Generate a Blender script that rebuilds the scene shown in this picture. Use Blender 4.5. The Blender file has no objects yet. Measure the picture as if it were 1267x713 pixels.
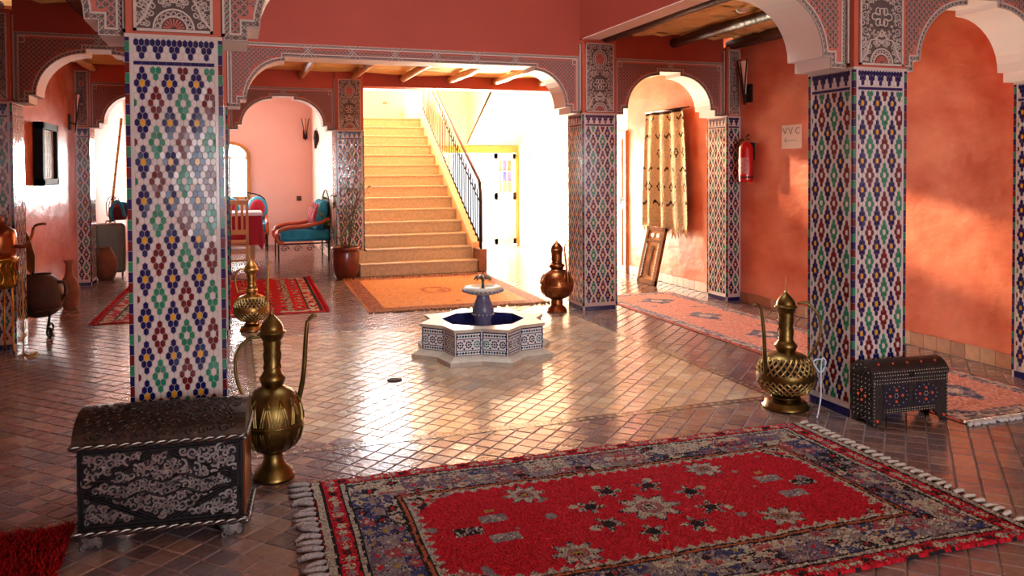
import bpy, math, random
from mathutils import Vector, Matrix, noise as mnoise
random.seed(7)
PI = math.pi
sc = bpy.context.scene
C = sc.collection

# ------------------------------------------------------------------ camera
F_PX, YAW, PITCH, ROLL, CYP, EYE = 999.2, 0.3326, 0.0245, -0.0055, 236.03, 1.5
fw = Vector((math.sin(YAW)*math.cos(PITCH), math.cos(YAW)*math.cos(PITCH), -math.sin(PITCH)))
rt = Vector((math.cos(YAW), -math.sin(YAW), 0)); up = rt.cross(fw)
r2 = math.cos(ROLL)*rt + math.sin(ROLL)*up; u2 = -math.sin(ROLL)*rt + math.cos(ROLL)*up
cam = bpy.data.cameras.new('camera'); cam.sensor_width = 36.0; cam.lens = F_PX/1267*36
cam.shift_y = -(356.5-CYP)/1267; cam.clip_start = 0.05
co = bpy.data.objects.new('camera', cam); C.objects.link(co)
m = Matrix((r2, u2, -fw)).transposed().to_4x4(); m.translation = (0, 0, EYE)
co.matrix_world = m
sc.camera = co

# ------------------------------------------------------------------ world, sun, daylight, added fill, exposure
def srgb(r, g, b):
    f = lambda c: (c/255/12.92 if c/255 <= 0.04045 else ((c/255+0.055)/1.055)**2.4)
    return (f(r), f(g), f(b))
w = bpy.data.worlds.new('world'); sc.world = w; w.use_nodes = True
bg = w.node_tree.nodes['Background']; bg.inputs[0].default_value = (0.93, 0.97, 1.0, 1); bg.inputs[1].default_value = 1.5
SUN_AZ, SUN_EL = math.radians(15.5), math.radians(11.8)
sd = bpy.data.lights.new('sun', 'SUN'); sd.energy = 13; sd.angle = math.radians(1.2); sd.color = (1.0, 0.72, 0.42)
so = bpy.data.objects.new('sun', sd); C.objects.link(so); so.location = (-4, 30, 12)
sdir = Vector((math.sin(SUN_AZ)*math.cos(SUN_EL), -math.cos(SUN_AZ)*math.cos(SUN_EL), -math.sin(SUN_EL)))
so.rotation_euler = sdir.to_track_quat('-Z', 'Y').to_euler()
def area(name, loc, aim, sx, sy, power, col):
    d = bpy.data.lights.new(name, 'AREA'); d.shape = 'RECTANGLE'; d.size = sx; d.size_y = sy; d.energy = power; d.color = col
    o = bpy.data.objects.new(name, d); C.objects.link(o); o.location = loc
    o.rotation_euler = (Vector(aim)-Vector(loc)).to_track_quat('-Z', 'Z' if abs(aim[2]-loc[2]) < 0.9*(Vector(aim)-Vector(loc)).length else 'Y').to_euler()
    return o
area('skylight', (1.74, 6.05, 8.5), (1.74, 6.05, 0), 3.4, 3.6, 290, (0.90, 0.95, 1.0))
area('entrance_daylight', (4.35, 16.2, 1.5), (4.6, 8, 0.7), 1.1, 2.0, 2700, (1.0, 0.86, 0.66))
area('ceiling_fill_light', (4.3, 16.6, 0.35), (3.0, 9.5, 2.9), 1.1, 0.6, 1500, (1.0, 0.82, 0.58))  # upward fill added outside the door to brighten the back bay ceiling
area('stair_window_daylight', (2.75, 17.5, 4.8), (2.7, 12, 1.0), 1.7, 3.0, 340, (0.95, 0.96, 1.0))
area('front_window_fill', (0.22, -3.1, 1.5), (1.3, 4, 0.7), 1.75, 1.3, 22, (0.84, 0.90, 1.0))
area('front_window_fill', (2.35, -3.1, 1.55), (2.5, 4, 1.4), 1.35, 1.6, 250, (0.84, 0.90, 1.0))  # added fill, placed so the rear pilaster does not mirror it
sc.cycles.diffuse_bounces = 8; sc.cycles.max_bounces = 14
sc.view_settings.view_transform = 'Standard'; sc.view_settings.look = 'None'
sc.view_settings.exposure = 0.27; sc.view_settings.gamma = 1.0; sc.view_settings.use_curve_mapping = False

# ------------------------------------------------------------------ materials
MATS = {}
def mat(name, col, rough=0.6, metal=0.0, var=0.0, vscale=8.0, bump=0.0, bscale=60.0, coat=0.0, col2=None, emit=None, attr=None, spec=0.5, stretch=None, trans=0.0):
    if name in MATS: return MATS[name]
    M = bpy.data.materials.new(name); M.use_nodes = True; nt = M.node_tree; b = nt.nodes['Principled BSDF']
    b.inputs['Roughness'].default_value = rough; b.inputs['Metallic'].default_value = metal
    b.inputs['Coat Weight'].default_value = coat; b.inputs['Coat Roughness'].default_value = 0.12
    b.inputs['Specular IOR Level'].default_value = spec
    if trans: b.inputs['Transmission Weight'].default_value = trans
    c = srgb(*col)
    tc = nt.nodes.new('ShaderNodeTexCoord'); src = tc.outputs['Object']
    if stretch:
        mp = nt.nodes.new('ShaderNodeMapping'); mp.inputs['Scale'].default_value = stretch
        nt.links.new(src, mp.inputs['Vector']); src = mp.outputs['Vector']
    if attr:
        a = nt.nodes.new('ShaderNodeAttribute'); a.attribute_name = attr; base = a.outputs['Color']
    else:
        rgb = nt.nodes.new('ShaderNodeRGB'); rgb.outputs[0].default_value = (*c, 1); base = rgb.outputs[0]
    if var or col2:
        n = nt.nodes.new('ShaderNodeTexNoise'); n.inputs['Scale'].default_value = vscale; n.inputs['Detail'].default_value = 5
        nt.links.new(src, n.inputs['Vector'])
        rp = nt.nodes.new('ShaderNodeMapRange'); rp.inputs[1].default_value = 0.3; rp.inputs[2].default_value = 0.7
        nt.links.new(n.outputs['Fac'], rp.inputs[0])
        mx = nt.nodes.new('ShaderNodeMix'); mx.data_type = 'RGBA'
        nt.links.new(rp.outputs[0], mx.inputs[0])
        if col2:
            nt.links.new(base, mx.inputs[6]); mx.inputs[7].default_value = (*srgb(*col2), 1)
        else:
            dk = nt.nodes.new('ShaderNodeMix'); dk.data_type = 'RGBA'; dk.blend_type = 'MULTIPLY'; dk.inputs[0].default_value = 1
            nt.links.new(base, dk.inputs[6]); v = 1-var; dk.inputs[7].default_value = (v, v, v, 1)
            nt.links.new(dk.outputs[2], mx.inputs[6]); nt.links.new(base, mx.inputs[7])
        nt.links.new(mx.outputs[2], b.inputs['Base Color'])
    else:
        nt.links.new(base, b.inputs['Base Color'])
    if bump:
        n2 = nt.nodes.new('ShaderNodeTexNoise'); n2.inputs['Scale'].default_value = bscale; n2.inputs['Detail'].default_value = 4
        nt.links.new(src, n2.inputs['Vector'])
        bp = nt.nodes.new('ShaderNodeBump'); bp.inputs['Strength'].default_value = bump; bp.inputs['Distance'].default_value = 0.02
        nt.links.new(n2.outputs['Fac'], bp.inputs['Height']); nt.links.new(bp.outputs['Normal'], b.inputs['Normal'])
    if emit:
        b.inputs['Emission Color'].default_value = (*srgb(*col), 1); b.inputs['Emission Strength'].default_value = emit
    MATS[name] = M
    return M
T_WALL = mat('terracotta_tadelakt', (186, 78, 48), 0.26, vscale=1.8, bump=0.5, bscale=5.0, spec=0.6, col2=(224, 136, 106), stretch=(1, 0.8, 1.3))
T_UP = mat('terracotta_upper', (160, 62, 40), 0.7, var=0.15, vscale=1.5)
T_FASC = mat('terracotta_fascia', (186, 82, 56), 0.7, var=0.1, vscale=2)
PINK = mat('pink_plaster', (232, 188, 176), 0.7, var=0.08, vscale=2)
LPLAS = mat('pale_plaster', (238, 214, 200), 0.45, var=0.08, vscale=2)
WHITE = mat('white_plaster', (236, 216, 204), 0.7, var=0.06, vscale=3)
SAND = mat('sand_plaster', (246, 222, 172), 0.75, var=0.1, vscale=3)
CREAM = mat('cream_stucco', (196, 172, 158), 0.75, var=0.15, vscale=40)
TAUPE = mat('taupe_stucco', (112, 88, 80), 0.85, var=0.25, vscale=50)
DTAUPE = mat('deep_taupe_stucco', (92, 72, 66), 0.9, var=0.2, vscale=50)
SALMON = mat('salmon_stucco', (192, 100, 84), 0.8, var=0.15, vscale=30)
TW = mat('tile_white', (204, 186, 178), 0.12, var=0.12, vscale=14, coat=0.4)
TN = mat('tile_navy', (26, 26, 82), 0.12, var=0.35, vscale=18, coat=0.4)
TY = mat('tile_yellow', (214, 150, 40), 0.14, var=0.2, vscale=18, coat=0.4)
TR = mat('tile_red', (106, 24, 30), 0.14, var=0.3, vscale=18, coat=0.4)
TG = mat('tile_green', (40, 124, 92), 0.14, var=0.3, vscale=18, coat=0.4)
GROUT = mat('tile_grout', (186, 166, 158), 0.6)
FLOOR = mat('floor_terracotta', (150, 90, 70), 0.22, attr='Col', var=0.28, vscale=26, bump=0.16, bscale=30, coat=0.45)
FGROUT = mat('floor_grout', (140, 122, 122), 0.7, var=0.2, vscale=30)
BASE_T = mat('skirting_terracotta', (178, 120, 88), 0.5, var=0.35, vscale=9)
REED = mat('reed_ceiling', (252, 214, 140), 0.85, var=0.3, vscale=5, bump=0.5, bscale=30, stretch=(1, 9, 1))
LOG = mat('dark_log', (84, 52, 40), 0.5, var=0.45, vscale=12, bump=0.5, bscale=30)
LOG_L = mat('light_log', (208, 156, 108), 0.5, var=0.35, vscale=12, bump=0.5, bscale=30)
STONE = mat('yellow_stone', (212, 190, 150), 0.5, var=0.3, vscale=30)
BRASS = mat('brass', (182, 140, 78), 0.34, 1.0, var=0.45, vscale=20)
BRASS_D = mat('aged_brass', (128, 102, 56), 0.36, 1.0, var=0.5, vscale=16)
COPPER = mat('copper', (170, 96, 56), 0.3, 1.0, var=0.4, vscale=14)
HOLE_SHADE = mat('painted_hole_shade', (20, 14, 10), 0.9)  # near-black core paints the shaded hollow behind the ewer fretwork
SILVER = mat('antique_silver', (196, 190, 186), 0.38, 1.0, var=0.6, vscale=30)
SILVER_D = mat('blackened_silver', (58, 52, 54), 0.45, 0.85, var=0.5, vscale=25)
IRON = mat('wrought_iron', (52, 40, 36), 0.5, 0.7)
CHESTW = mat('dark_chest_leather', (36, 25, 21), 0.5, 0.1, var=0.5, vscale=22, bump=0.4, bscale=60)
CHESTN = mat('navy_panel', (28, 28, 44), 0.4, 0.1, var=0.4, vscale=30)
PEARL = mat('pearl_stud', (214, 204, 188), 0.25, 0.5)
INLAY = mat('orange_inlay', (188, 66, 34), 0.4)
RUGM = mat('rug_pile', (180, 30, 40), 0.95, attr='Col', var=0.4, vscale=140, bump=0.9, bscale=160, spec=0.1)
RUGW = mat('woven_rug', (180, 30, 40), 0.95, attr='Col', var=0.25, vscale=90, bump=0.4, bscale=160, spec=0.1)
FRINGE = mat('fringe_wool', (176, 162, 160), 0.95, var=0.35, vscale=60, bump=0.8, bscale=120, spec=0.1)
SHAG = mat('red_shag', (150, 14, 16), 0.9, var=0.5, vscale=40, spec=0.1)
WOOD = mat('honey_wood', (206, 140, 66), 0.45, var=0.3, vscale=8, stretch=(1, 1, 0.15))
WOOD_D = mat('carved_brown_wood', (124, 76, 44), 0.95, spec=0.05, var=0.4, vscale=14)
CLAY = mat('clay', (140, 80, 52), 0.7, var=0.4, vscale=10)
CLAY_D = mat('dark_clay', (82, 48, 36), 0.6, var=0.45, vscale=10)
GLAZED = mat('glazed_brown', (112, 50, 36), 0.25, var=0.4, vscale=7, coat=0.3)
MARBLE = mat('pale_stone', (186, 176, 158), 0.4, var=0.25, vscale=18)
FBLUE = mat('fountain_blue', (104, 106, 138), 0.3, var=0.3, vscale=40)
WATER_B = mat('basin_blue', (38, 40, 92), 0.2, var=0.2, vscale=30)
BLACK = mat('black_paint', (22, 20, 20), 0.6, spec=0.2)
PAPER = mat('white_paper', (246, 240, 230), 0.8)
EXT_R = mat('extinguisher_red', (196, 18, 22), 0.25, coat=0.5)
LEAF = mat('leaf_green', (84, 110, 44), 0.6, var=0.4, vscale=20)
STEM = mat('plant_stem', (96, 84, 48), 0.8)
TURQ = mat('turquoise_velvet', (24, 160, 198), 0.7, var=0.35, vscale=9)
CRIM = mat('crimson_cloth', (172, 22, 50), 0.8, var=0.2, vscale=9)
ARMW = mat('orange_bolster', (196, 92, 48), 0.4, var=0.2, vscale=8)
LINEN = mat('white_linen', (236, 226, 240), 0.8)
GLASS_B = mat('bright_window_glass', (250, 250, 244), 0.1, emit=42.0)
PANE_V = mat('violet_pane', (84, 92, 170), 0.15)
PANE_B = mat('blue_pane', (20, 56, 190), 0.15)
PANE_G = mat('grey_pane', (130, 118, 100), 0.2)
DOORW = mat('pale_door_paint', (246, 236, 220), 0.5, var=0.1, vscale=6)
WIRE_W = mat('white_cord', (196, 204, 222), 0.5)
CORD_Y = mat('yellow_cord', (196, 150, 66), 0.5)
SUITC = mat('suitcase_grey', (104, 108, 92), 0.35, var=0.15, vscale=8)
PARCH = mat('sconce_parchment', (226, 184, 164), 0.7)

# ------------------------------------------------------------------ mesh helpers
class MB:
    def __init__(s): s.v = []; s.f = []; s.m = []; s.sm = []; s.c = []
    def add(s, vs, fs, mi=0, smooth=False, col=None):
        o = len(s.v); s.v += [tuple(x) for x in vs]
        for q in fs: s.f.append(tuple(i+o for i in q)); s.m.append(mi); s.sm.append(smooth); s.c.append(col)
    def box(s, x0, x1, y0, y1, z0, z1, mi=0, col=None):
        s.add([(x0,y0,z0),(x1,y0,z0),(x1,y1,z0),(x0,y1,z0),(x0,y0,z1),(x1,y0,z1),(x1,y1,z1),(x0,y1,z1)],
              [(0,3,2,1),(4,5,6,7),(0,1,5,4),(1,2,6,5),(2,3,7,6),(3,0,4,7)], mi, False, col)
    def prism(s, poly, d0, d1, mi=0, axis='y', caps=True, side_mi=None):
        n = len(poly)
        P = {'y': lambda a, b, d: (a, d, b), 'x': lambda a, b, d: (d, a, b), 'z': lambda a, b, d: (a, b, d)}[axis]
        vs = [P(a, b, d0) for a, b in poly]+[P(a, b, d1) for a, b in poly]
        if caps: s.add(vs, [tuple(range(n)), tuple(range(2*n-1, n-1, -1))], mi)
        s.add(vs, [(i, i+n, (i+1) % n+n, (i+1) % n) for i in range(n)], mi if side_mi is None else side_mi)
    def lathe(s, prof, n=24, c=(0,0,0), mi=0, smooth=True, sx=1.0, sy=1.0):
        vs = []; fs = []; k = len(prof)
        for i in range(n):
            a = 2*PI*i/n
            for r, z in prof: vs.append((c[0]+r*math.cos(a)*sx, c[1]+r*math.sin(a)*sy, c[2]+z))
        for i in range(n):
            for j in range(k-1): fs.append((i*k+j, ((i+1) % n)*k+j, ((i+1) % n)*k+j+1, i*k+j+1))
        s.add(vs, fs, mi, smooth)
    def tube(s, pts, r, n=6, mi=0, smooth=True, closed=False, flat=None):
        pts = [Vector(p) for p in pts]; k = len(pts); vs = []; fs = []
        for i, p in enumerate(pts):
            t = (pts[(i+1) % k] if closed or i < k-1 else p)-(pts[i-1] if closed or i > 0 else p)
            t = t.normalized() if t.length > 1e-9 else Vector((0,0,1))
            a = Vector((0,0,1)) if abs(t.z) < 0.9 else Vector((1,0,0))
            if flat: a = Vector(flat)
            x = t.cross(a).normalized(); y = x.cross(t).normalized()
            rr = r[i] if isinstance(r, (list, tuple)) else r
            for j in range(n):
                b = 2*PI*j/n+ (PI/4 if n == 4 else 0); vs.append(p+rr*(math.cos(b)*x+math.sin(b)*y))
        for i in range(k if closed else k-1):
            for j in range(n): fs.append((i*n+j, i*n+(j+1) % n, ((i+1) % k)*n+(j+1) % n, ((i+1) % k)*n+j))
        if not closed: fs += [tuple(range(n-1, -1, -1)), tuple(range((k-1)*n, k*n))]
        s.add(vs, fs, mi, smooth)
    def ball(s, c, r, n=8, mi=0, sz=1.0, smooth=True):
        k = max(4, n//2); s.lathe([(r*math.sin(PI*j/k)+(1e-4 if j in (0,k) else 0), -r*sz*math.cos(PI*j/k)) for j in range(k+1)], n, c, mi, smooth)
    def mesh(s, name, mats):
        me = bpy.data.meshes.new(name); me.from_pydata(s.v, [], s.f)
        for M in mats: me.materials.append(M)
        me.polygons.foreach_set('material_index', s.m); me.polygons.foreach_set('use_smooth', s.sm)
        if any(c is not None for c in s.c):
            ca = me.color_attributes.new('Col', 'FLOAT_COLOR', 'CORNER'); buf = []
            for p, c in zip(me.polygons, s.c):
                buf += list((*(c or (1,1,1)), 1.0))*p.loop_total
            ca.data.foreach_set('color', buf)
        me.update(); return me
    def build(s, name, mats, parent=None, loc=(0,0,0), rot=(0,0,0), bevel=0, kind=None, label=None):
        if not isinstance(mats, (list, tuple)): mats = [mats]
        return link(name, s.mesh(name, mats), parent, loc, rot, bevel, kind, label)
def link(name, me, parent=None, loc=(0,0,0), rot=(0,0,0), bevel=0, kind=None, label=None):
    o = bpy.data.objects.new(name, me); C.objects.link(o); o.location = loc; o.rotation_euler = rot
    if parent: o.parent = parent
    if bevel:
        b = o.modifiers.new('bevel', 'BEVEL'); b.width = bevel; b.segments = 2; b.limit_method = 'ANGLE'
    if kind: o['kind'] = kind
    if label: o['label'] = label
    return o
def thing(name, label, cat, loc=(0,0,0), rz=0, group=None):
    o = bpy.data.objects.new(name, None); C.objects.link(o); o.location = loc; o.rotation_euler = (0,0,rz); o.empty_display_size = 0.1
    o['label'] = label; o['category'] = cat
    if group: o['group'] = group
    return o
def tag(o, label, cat, group=None):
    o['label'] = label; o['category'] = cat
    if group: o['group'] = group
    return o
def struct(name, mb, mats, bevel=0):
    return mb.build(name, mats, kind='structure', bevel=bevel)

# ------------------------------------------------------------------ plan dimensions
YF, YB, YT = 3.892, 7.836, 11.95
PW = 0.395
XW0, XW1 = -1.96, 5.46
X1, X3 = -0.436, 3.502          # left sides of the two pillar lines
XPL, XPR = -1.757, 5.277        # inner faces of wall pilasters
ZS, ZC, ZBOX = 2.106, 2.585, 2.712
ZLIN = 2.89
YEND = 17.4

# ------------------------------------------------------------------ floor
def build_floor():
    g = MB(); g.box(XW0-0.3, XW1+0.3, -2.9, YEND+0.4, -0.12, -0.0045, 0)
    fl = struct('floor', g, FGROUT)
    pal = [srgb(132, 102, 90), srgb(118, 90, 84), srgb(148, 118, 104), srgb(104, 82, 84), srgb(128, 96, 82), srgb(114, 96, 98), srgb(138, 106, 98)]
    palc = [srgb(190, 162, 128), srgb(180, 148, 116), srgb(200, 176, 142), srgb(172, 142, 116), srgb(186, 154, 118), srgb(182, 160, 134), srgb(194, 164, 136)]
    D = 0.1065; h = 0.0505; near = []; far = MB(); s2 = math.sqrt(0.5)
    for i in range(-130, 150):
        for j in range(-20, 190):
            a, b = (i+0.5)*D, (j+0.5)*D
            x, y = (a+b)*s2+0.02, (b-a)*s2
            if not (XW0+0.02 < x < XW1-0.02 and -2.7 < y < YEND-0.05): continue
            if y > 12.4 and 1.6 < x < 3.5: continue
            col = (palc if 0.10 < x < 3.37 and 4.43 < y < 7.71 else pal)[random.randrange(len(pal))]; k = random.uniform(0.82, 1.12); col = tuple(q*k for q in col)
            tl = (random.gauss(0, 0.006), random.gauss(0, 0.006)); dz = random.uniform(-0.0008, 0.0006)
            v = fw.dot(Vector((x, y, -EYE))); px = 633+F_PX*r2.dot(Vector((x, y, -EYE)))/v if v > 0.3 else -1
            py = CYP-F_PX*u2.dot(Vector((x, y, -EYE)))/v if v > 0.3 else -1
            rug = 0.28 < x < 3.12 and 2.4 < y < 3.93
            if 0 <= px <= 1267 and py < 720 and not rug and v > 0 and y < 5.2: near.append((py, x, y, col, tl, dz))
            else: near.append((-1, x, y, col, tl, dz))
    near.sort(key=lambda t: -t[0])
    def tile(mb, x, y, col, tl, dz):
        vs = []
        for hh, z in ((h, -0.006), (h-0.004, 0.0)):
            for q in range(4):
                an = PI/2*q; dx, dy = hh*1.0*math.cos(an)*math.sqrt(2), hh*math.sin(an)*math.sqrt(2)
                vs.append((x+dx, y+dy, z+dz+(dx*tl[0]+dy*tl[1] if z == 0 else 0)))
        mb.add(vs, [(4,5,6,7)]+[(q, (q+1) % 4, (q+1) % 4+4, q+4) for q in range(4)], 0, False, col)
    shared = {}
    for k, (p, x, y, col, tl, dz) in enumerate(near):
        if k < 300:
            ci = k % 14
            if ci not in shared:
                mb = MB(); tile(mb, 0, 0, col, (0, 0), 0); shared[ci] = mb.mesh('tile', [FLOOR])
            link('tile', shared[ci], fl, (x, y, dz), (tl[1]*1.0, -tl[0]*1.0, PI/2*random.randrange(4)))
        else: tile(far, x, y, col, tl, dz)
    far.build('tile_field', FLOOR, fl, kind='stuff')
    # mosaic border strip around the court
    x0, x1, y0, y1 = 0.07, 3.40, 4.40, 7.74
    b = MB(); ca, cb, cc = srgb(96, 78, 68), srgb(160, 132, 110), srgb(124, 70, 56)
    def strip(ax, p0, p1, q, sgn):
        n = int((p1-p0)/0.03)
        for k in range(n):
            t0, t1 = p0+(p1-p0)*k/n, p0+(p1-p0)*(k+1)/n
            for (o0, o1, cl) in ((0, 0.018, ca), (0.02, 0.05, cb if k % 2 else ca), (0.052, 0.07, ca)):
                a0, a1 = sorted((q+sgn*o0, q+sgn*o1))
                if ax == 'x': b.box(t0+0.001, t1-0.001, a0, a1, -0.003, 0.0022, 0, cl)
                else: b.box(a0, a1, t0+0.001, t1-0.001, -0.003, 0.0022, 0, cl)
    strip('x', x0, x1, y0, 1); strip('x', x0, x1, y1, -1); strip('y', y0+0.07, y1-0.07, x0, 1); strip('y', y0+0.07, y1-0.07, x1, -1)
    b.build('mosaic_border', FLOOR, fl, kind='stuff')
    return fl
floor = build_floor()

# ------------------------------------------------------------------ walls
def wall_box(name, x0, x1, y0, y1, z0, z1, M):
    g = MB(); g.box(x0, x1, y0, y1, z0, z1); return struct(name, g, M)
w_right = wall_box('wall_right', XW1, XW1+0.25, -2.9, 10.62, 0, 3.2, T_WALL)
w_hall = wall_box('wall_right_hall', XW1, XW1+0.25, 10.62, 15.7, 0, 3.9, LPLAS)
w_left = wall_box('wall_left', XW0-0.25, XW0, -2.9, 11.95, 0, 3.2, T_WALL)
wall_box('wall_left_lounge', XW0-0.25, XW0, 11.95, YEND+0.3, 0, 3.2, PINK)
def wall_with_hole(name, x0, x1, y0, y1, z0, z1, holes, M):
    g = MB(); xs = x0
    for (a, b_, c, d) in sorted(holes):
        g.box(xs, a, y0, y1, z0, z1)
        if c > z0: g.box(a, b_, y0, y1, z0, c)
        if d < z1: g.box(a, b_, y0, y1, d, z1)
        xs = b_
    g.box(xs, x1, y0, y1, z0, z1)
    return struct(name, g, M)
wall_with_hole('wall_front', XW0-0.25, XW1+0.25, -2.9, -2.65, 0, 3.2, [(-0.65, 1.1, 0.85, 2.15), (1.65, 3.05, 0.7, 2.4)], T_WALL)
wall_with_hole('wall_back_lounge', XW0-0.25, 1.57, YEND, YEND+0.25, 0, 3.2, [], PINK)
wall_box('wall_lounge_right', 1.57, 1.82, YT+0.35, YEND+0.25, 0, 6.6, LPLAS)
wall_with_hole('wall_stair_back', 1.82, 4.5, 17.0, 17.2, 0, 6.6, [(1.9, 3.55, 3.2, 6.3)], SAND)
wall_with_hole('wall_hall_back', 3.6, XW1+0.25, 15.45, 15.7, 0, 3.4, [(3.75, 5.42, 0, 1.88)], WHITE)
# upper storey of the stair hall, and its front wall above the arcade
g = MB(); g.prism([(YT+0.2, 3.8), (15.45, 2.03), (17.0, 2.03), (17.0, 6.6), (YT+0.2, 6.6)], 4.4, 4.5, axis='x'); struct('wall_stair_upper', g, SAND)
wall_box('wall_stair_front', 1.57, 4.5, YT+0.2, YT+0.4, 3.05, 6.6, SAND)
wall_box('ceiling_stair', 1.57, 4.5, YT+0.2, 17.2, 6.6, 6.7, WHITE)['kind'] = 'structure'
g = MB(); g.add([(4.4, YT+0.1, 3.86), (XW1, YT+0.1, 3.86), (XW1, 15.45, 1.99), (4.4, 15.45, 1.99), (4.4, YT+0.1, 3.96), (XW1, YT+0.1, 3.96), (XW1, 15.45, 2.09), (4.4, 15.45, 2.09)], [(0,1,2,3),(4,7,6,5),(0,4,5,1),(1,5,6,2),(2,6,7,3),(3,7,4,0)])
struct('ceiling_hall', g, WHITE)

# arches ------------------------------------------------------------
def arch_profile(x0, x1, arc, dz=0.0):
    """lower outline of an arch from x0 to x1 (left to right)"""
    h = []
    h += [(0, ZS), (0.115, ZS), (0.115, 2.172), (0.17, 2.172)]
    ax, az = arc-0.17, 2.545-2.172
    for k in range(1, 11):
        t = PI/2*k/10; h.append((0.17+ax*(1-math.cos(t)), 2.172+az*math.sin(t)))
    h.append((arc, ZC))
    return [(x0+a, z) for a, z in h]+[(x1-a, z) for a, z in reversed(h)]
def offset_poly(poly, d):
    n = len(poly); out = []
    for i in range(n):
        p0, p1, p2 = Vector(poly[i-1]), Vector(poly[i]), Vector(poly[(i+1) % n])
        e1 = (p1-p0).normalized(); e2 = (p2-p1).normalized()
        n1 = Vector((-e1.y, e1.x)); n2 = Vector((-e2.y, e2.x))
        b = n1+n2
        if b.length < 1e-6: out.append(tuple(p1+n1*d)); continue
        k = d/max(0.35, (1+n1.dot(n2))) ; out.append(tuple(p1+b*k))
    return out
def inside(poly, x, y):
    r = False; n = len(poly)
    for i in range(n):
        (xa, ya), (xb, yb) = poly[i], poly[i-1]
        if (ya > y) != (yb > y) and x < (xb-xa)*(y-ya)/(yb-ya)+xa: r = not r
    return r
def edge_dist(poly, x, y):
    p = Vector((x, y)); best = 9
    for i in range(len(poly)):
        a, b = Vector(poly[i-1]), Vector(poly[i]); ab = b-a
        t = max(0, min(1, (p-a).dot(ab)/max(ab.length_squared, 1e-9))); best = min(best, (p-a-ab*t).length)
    return best
def ribbon(mb, A, B, y0, y1, mi):
    n = len(A)
    for i in range(n):
        j = (i+1) % n
        vs = [(A[i][0], y0, A[i][1]), (A[j][0], y0, A[j][1]), (B[j][0], y0, B[j][1]), (B[i][0], y0, B[i][1]),
              (A[i][0], y1, A[i][1]), (A[j][0], y1, A[j][1]), (B[j][0], y1, B[j][1]), (B[i][0], y1, B[i][1])]
        mb.add(vs, [(0,1,2,3),(0,4,5,1),(2,6,7,3)], mi)
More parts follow.
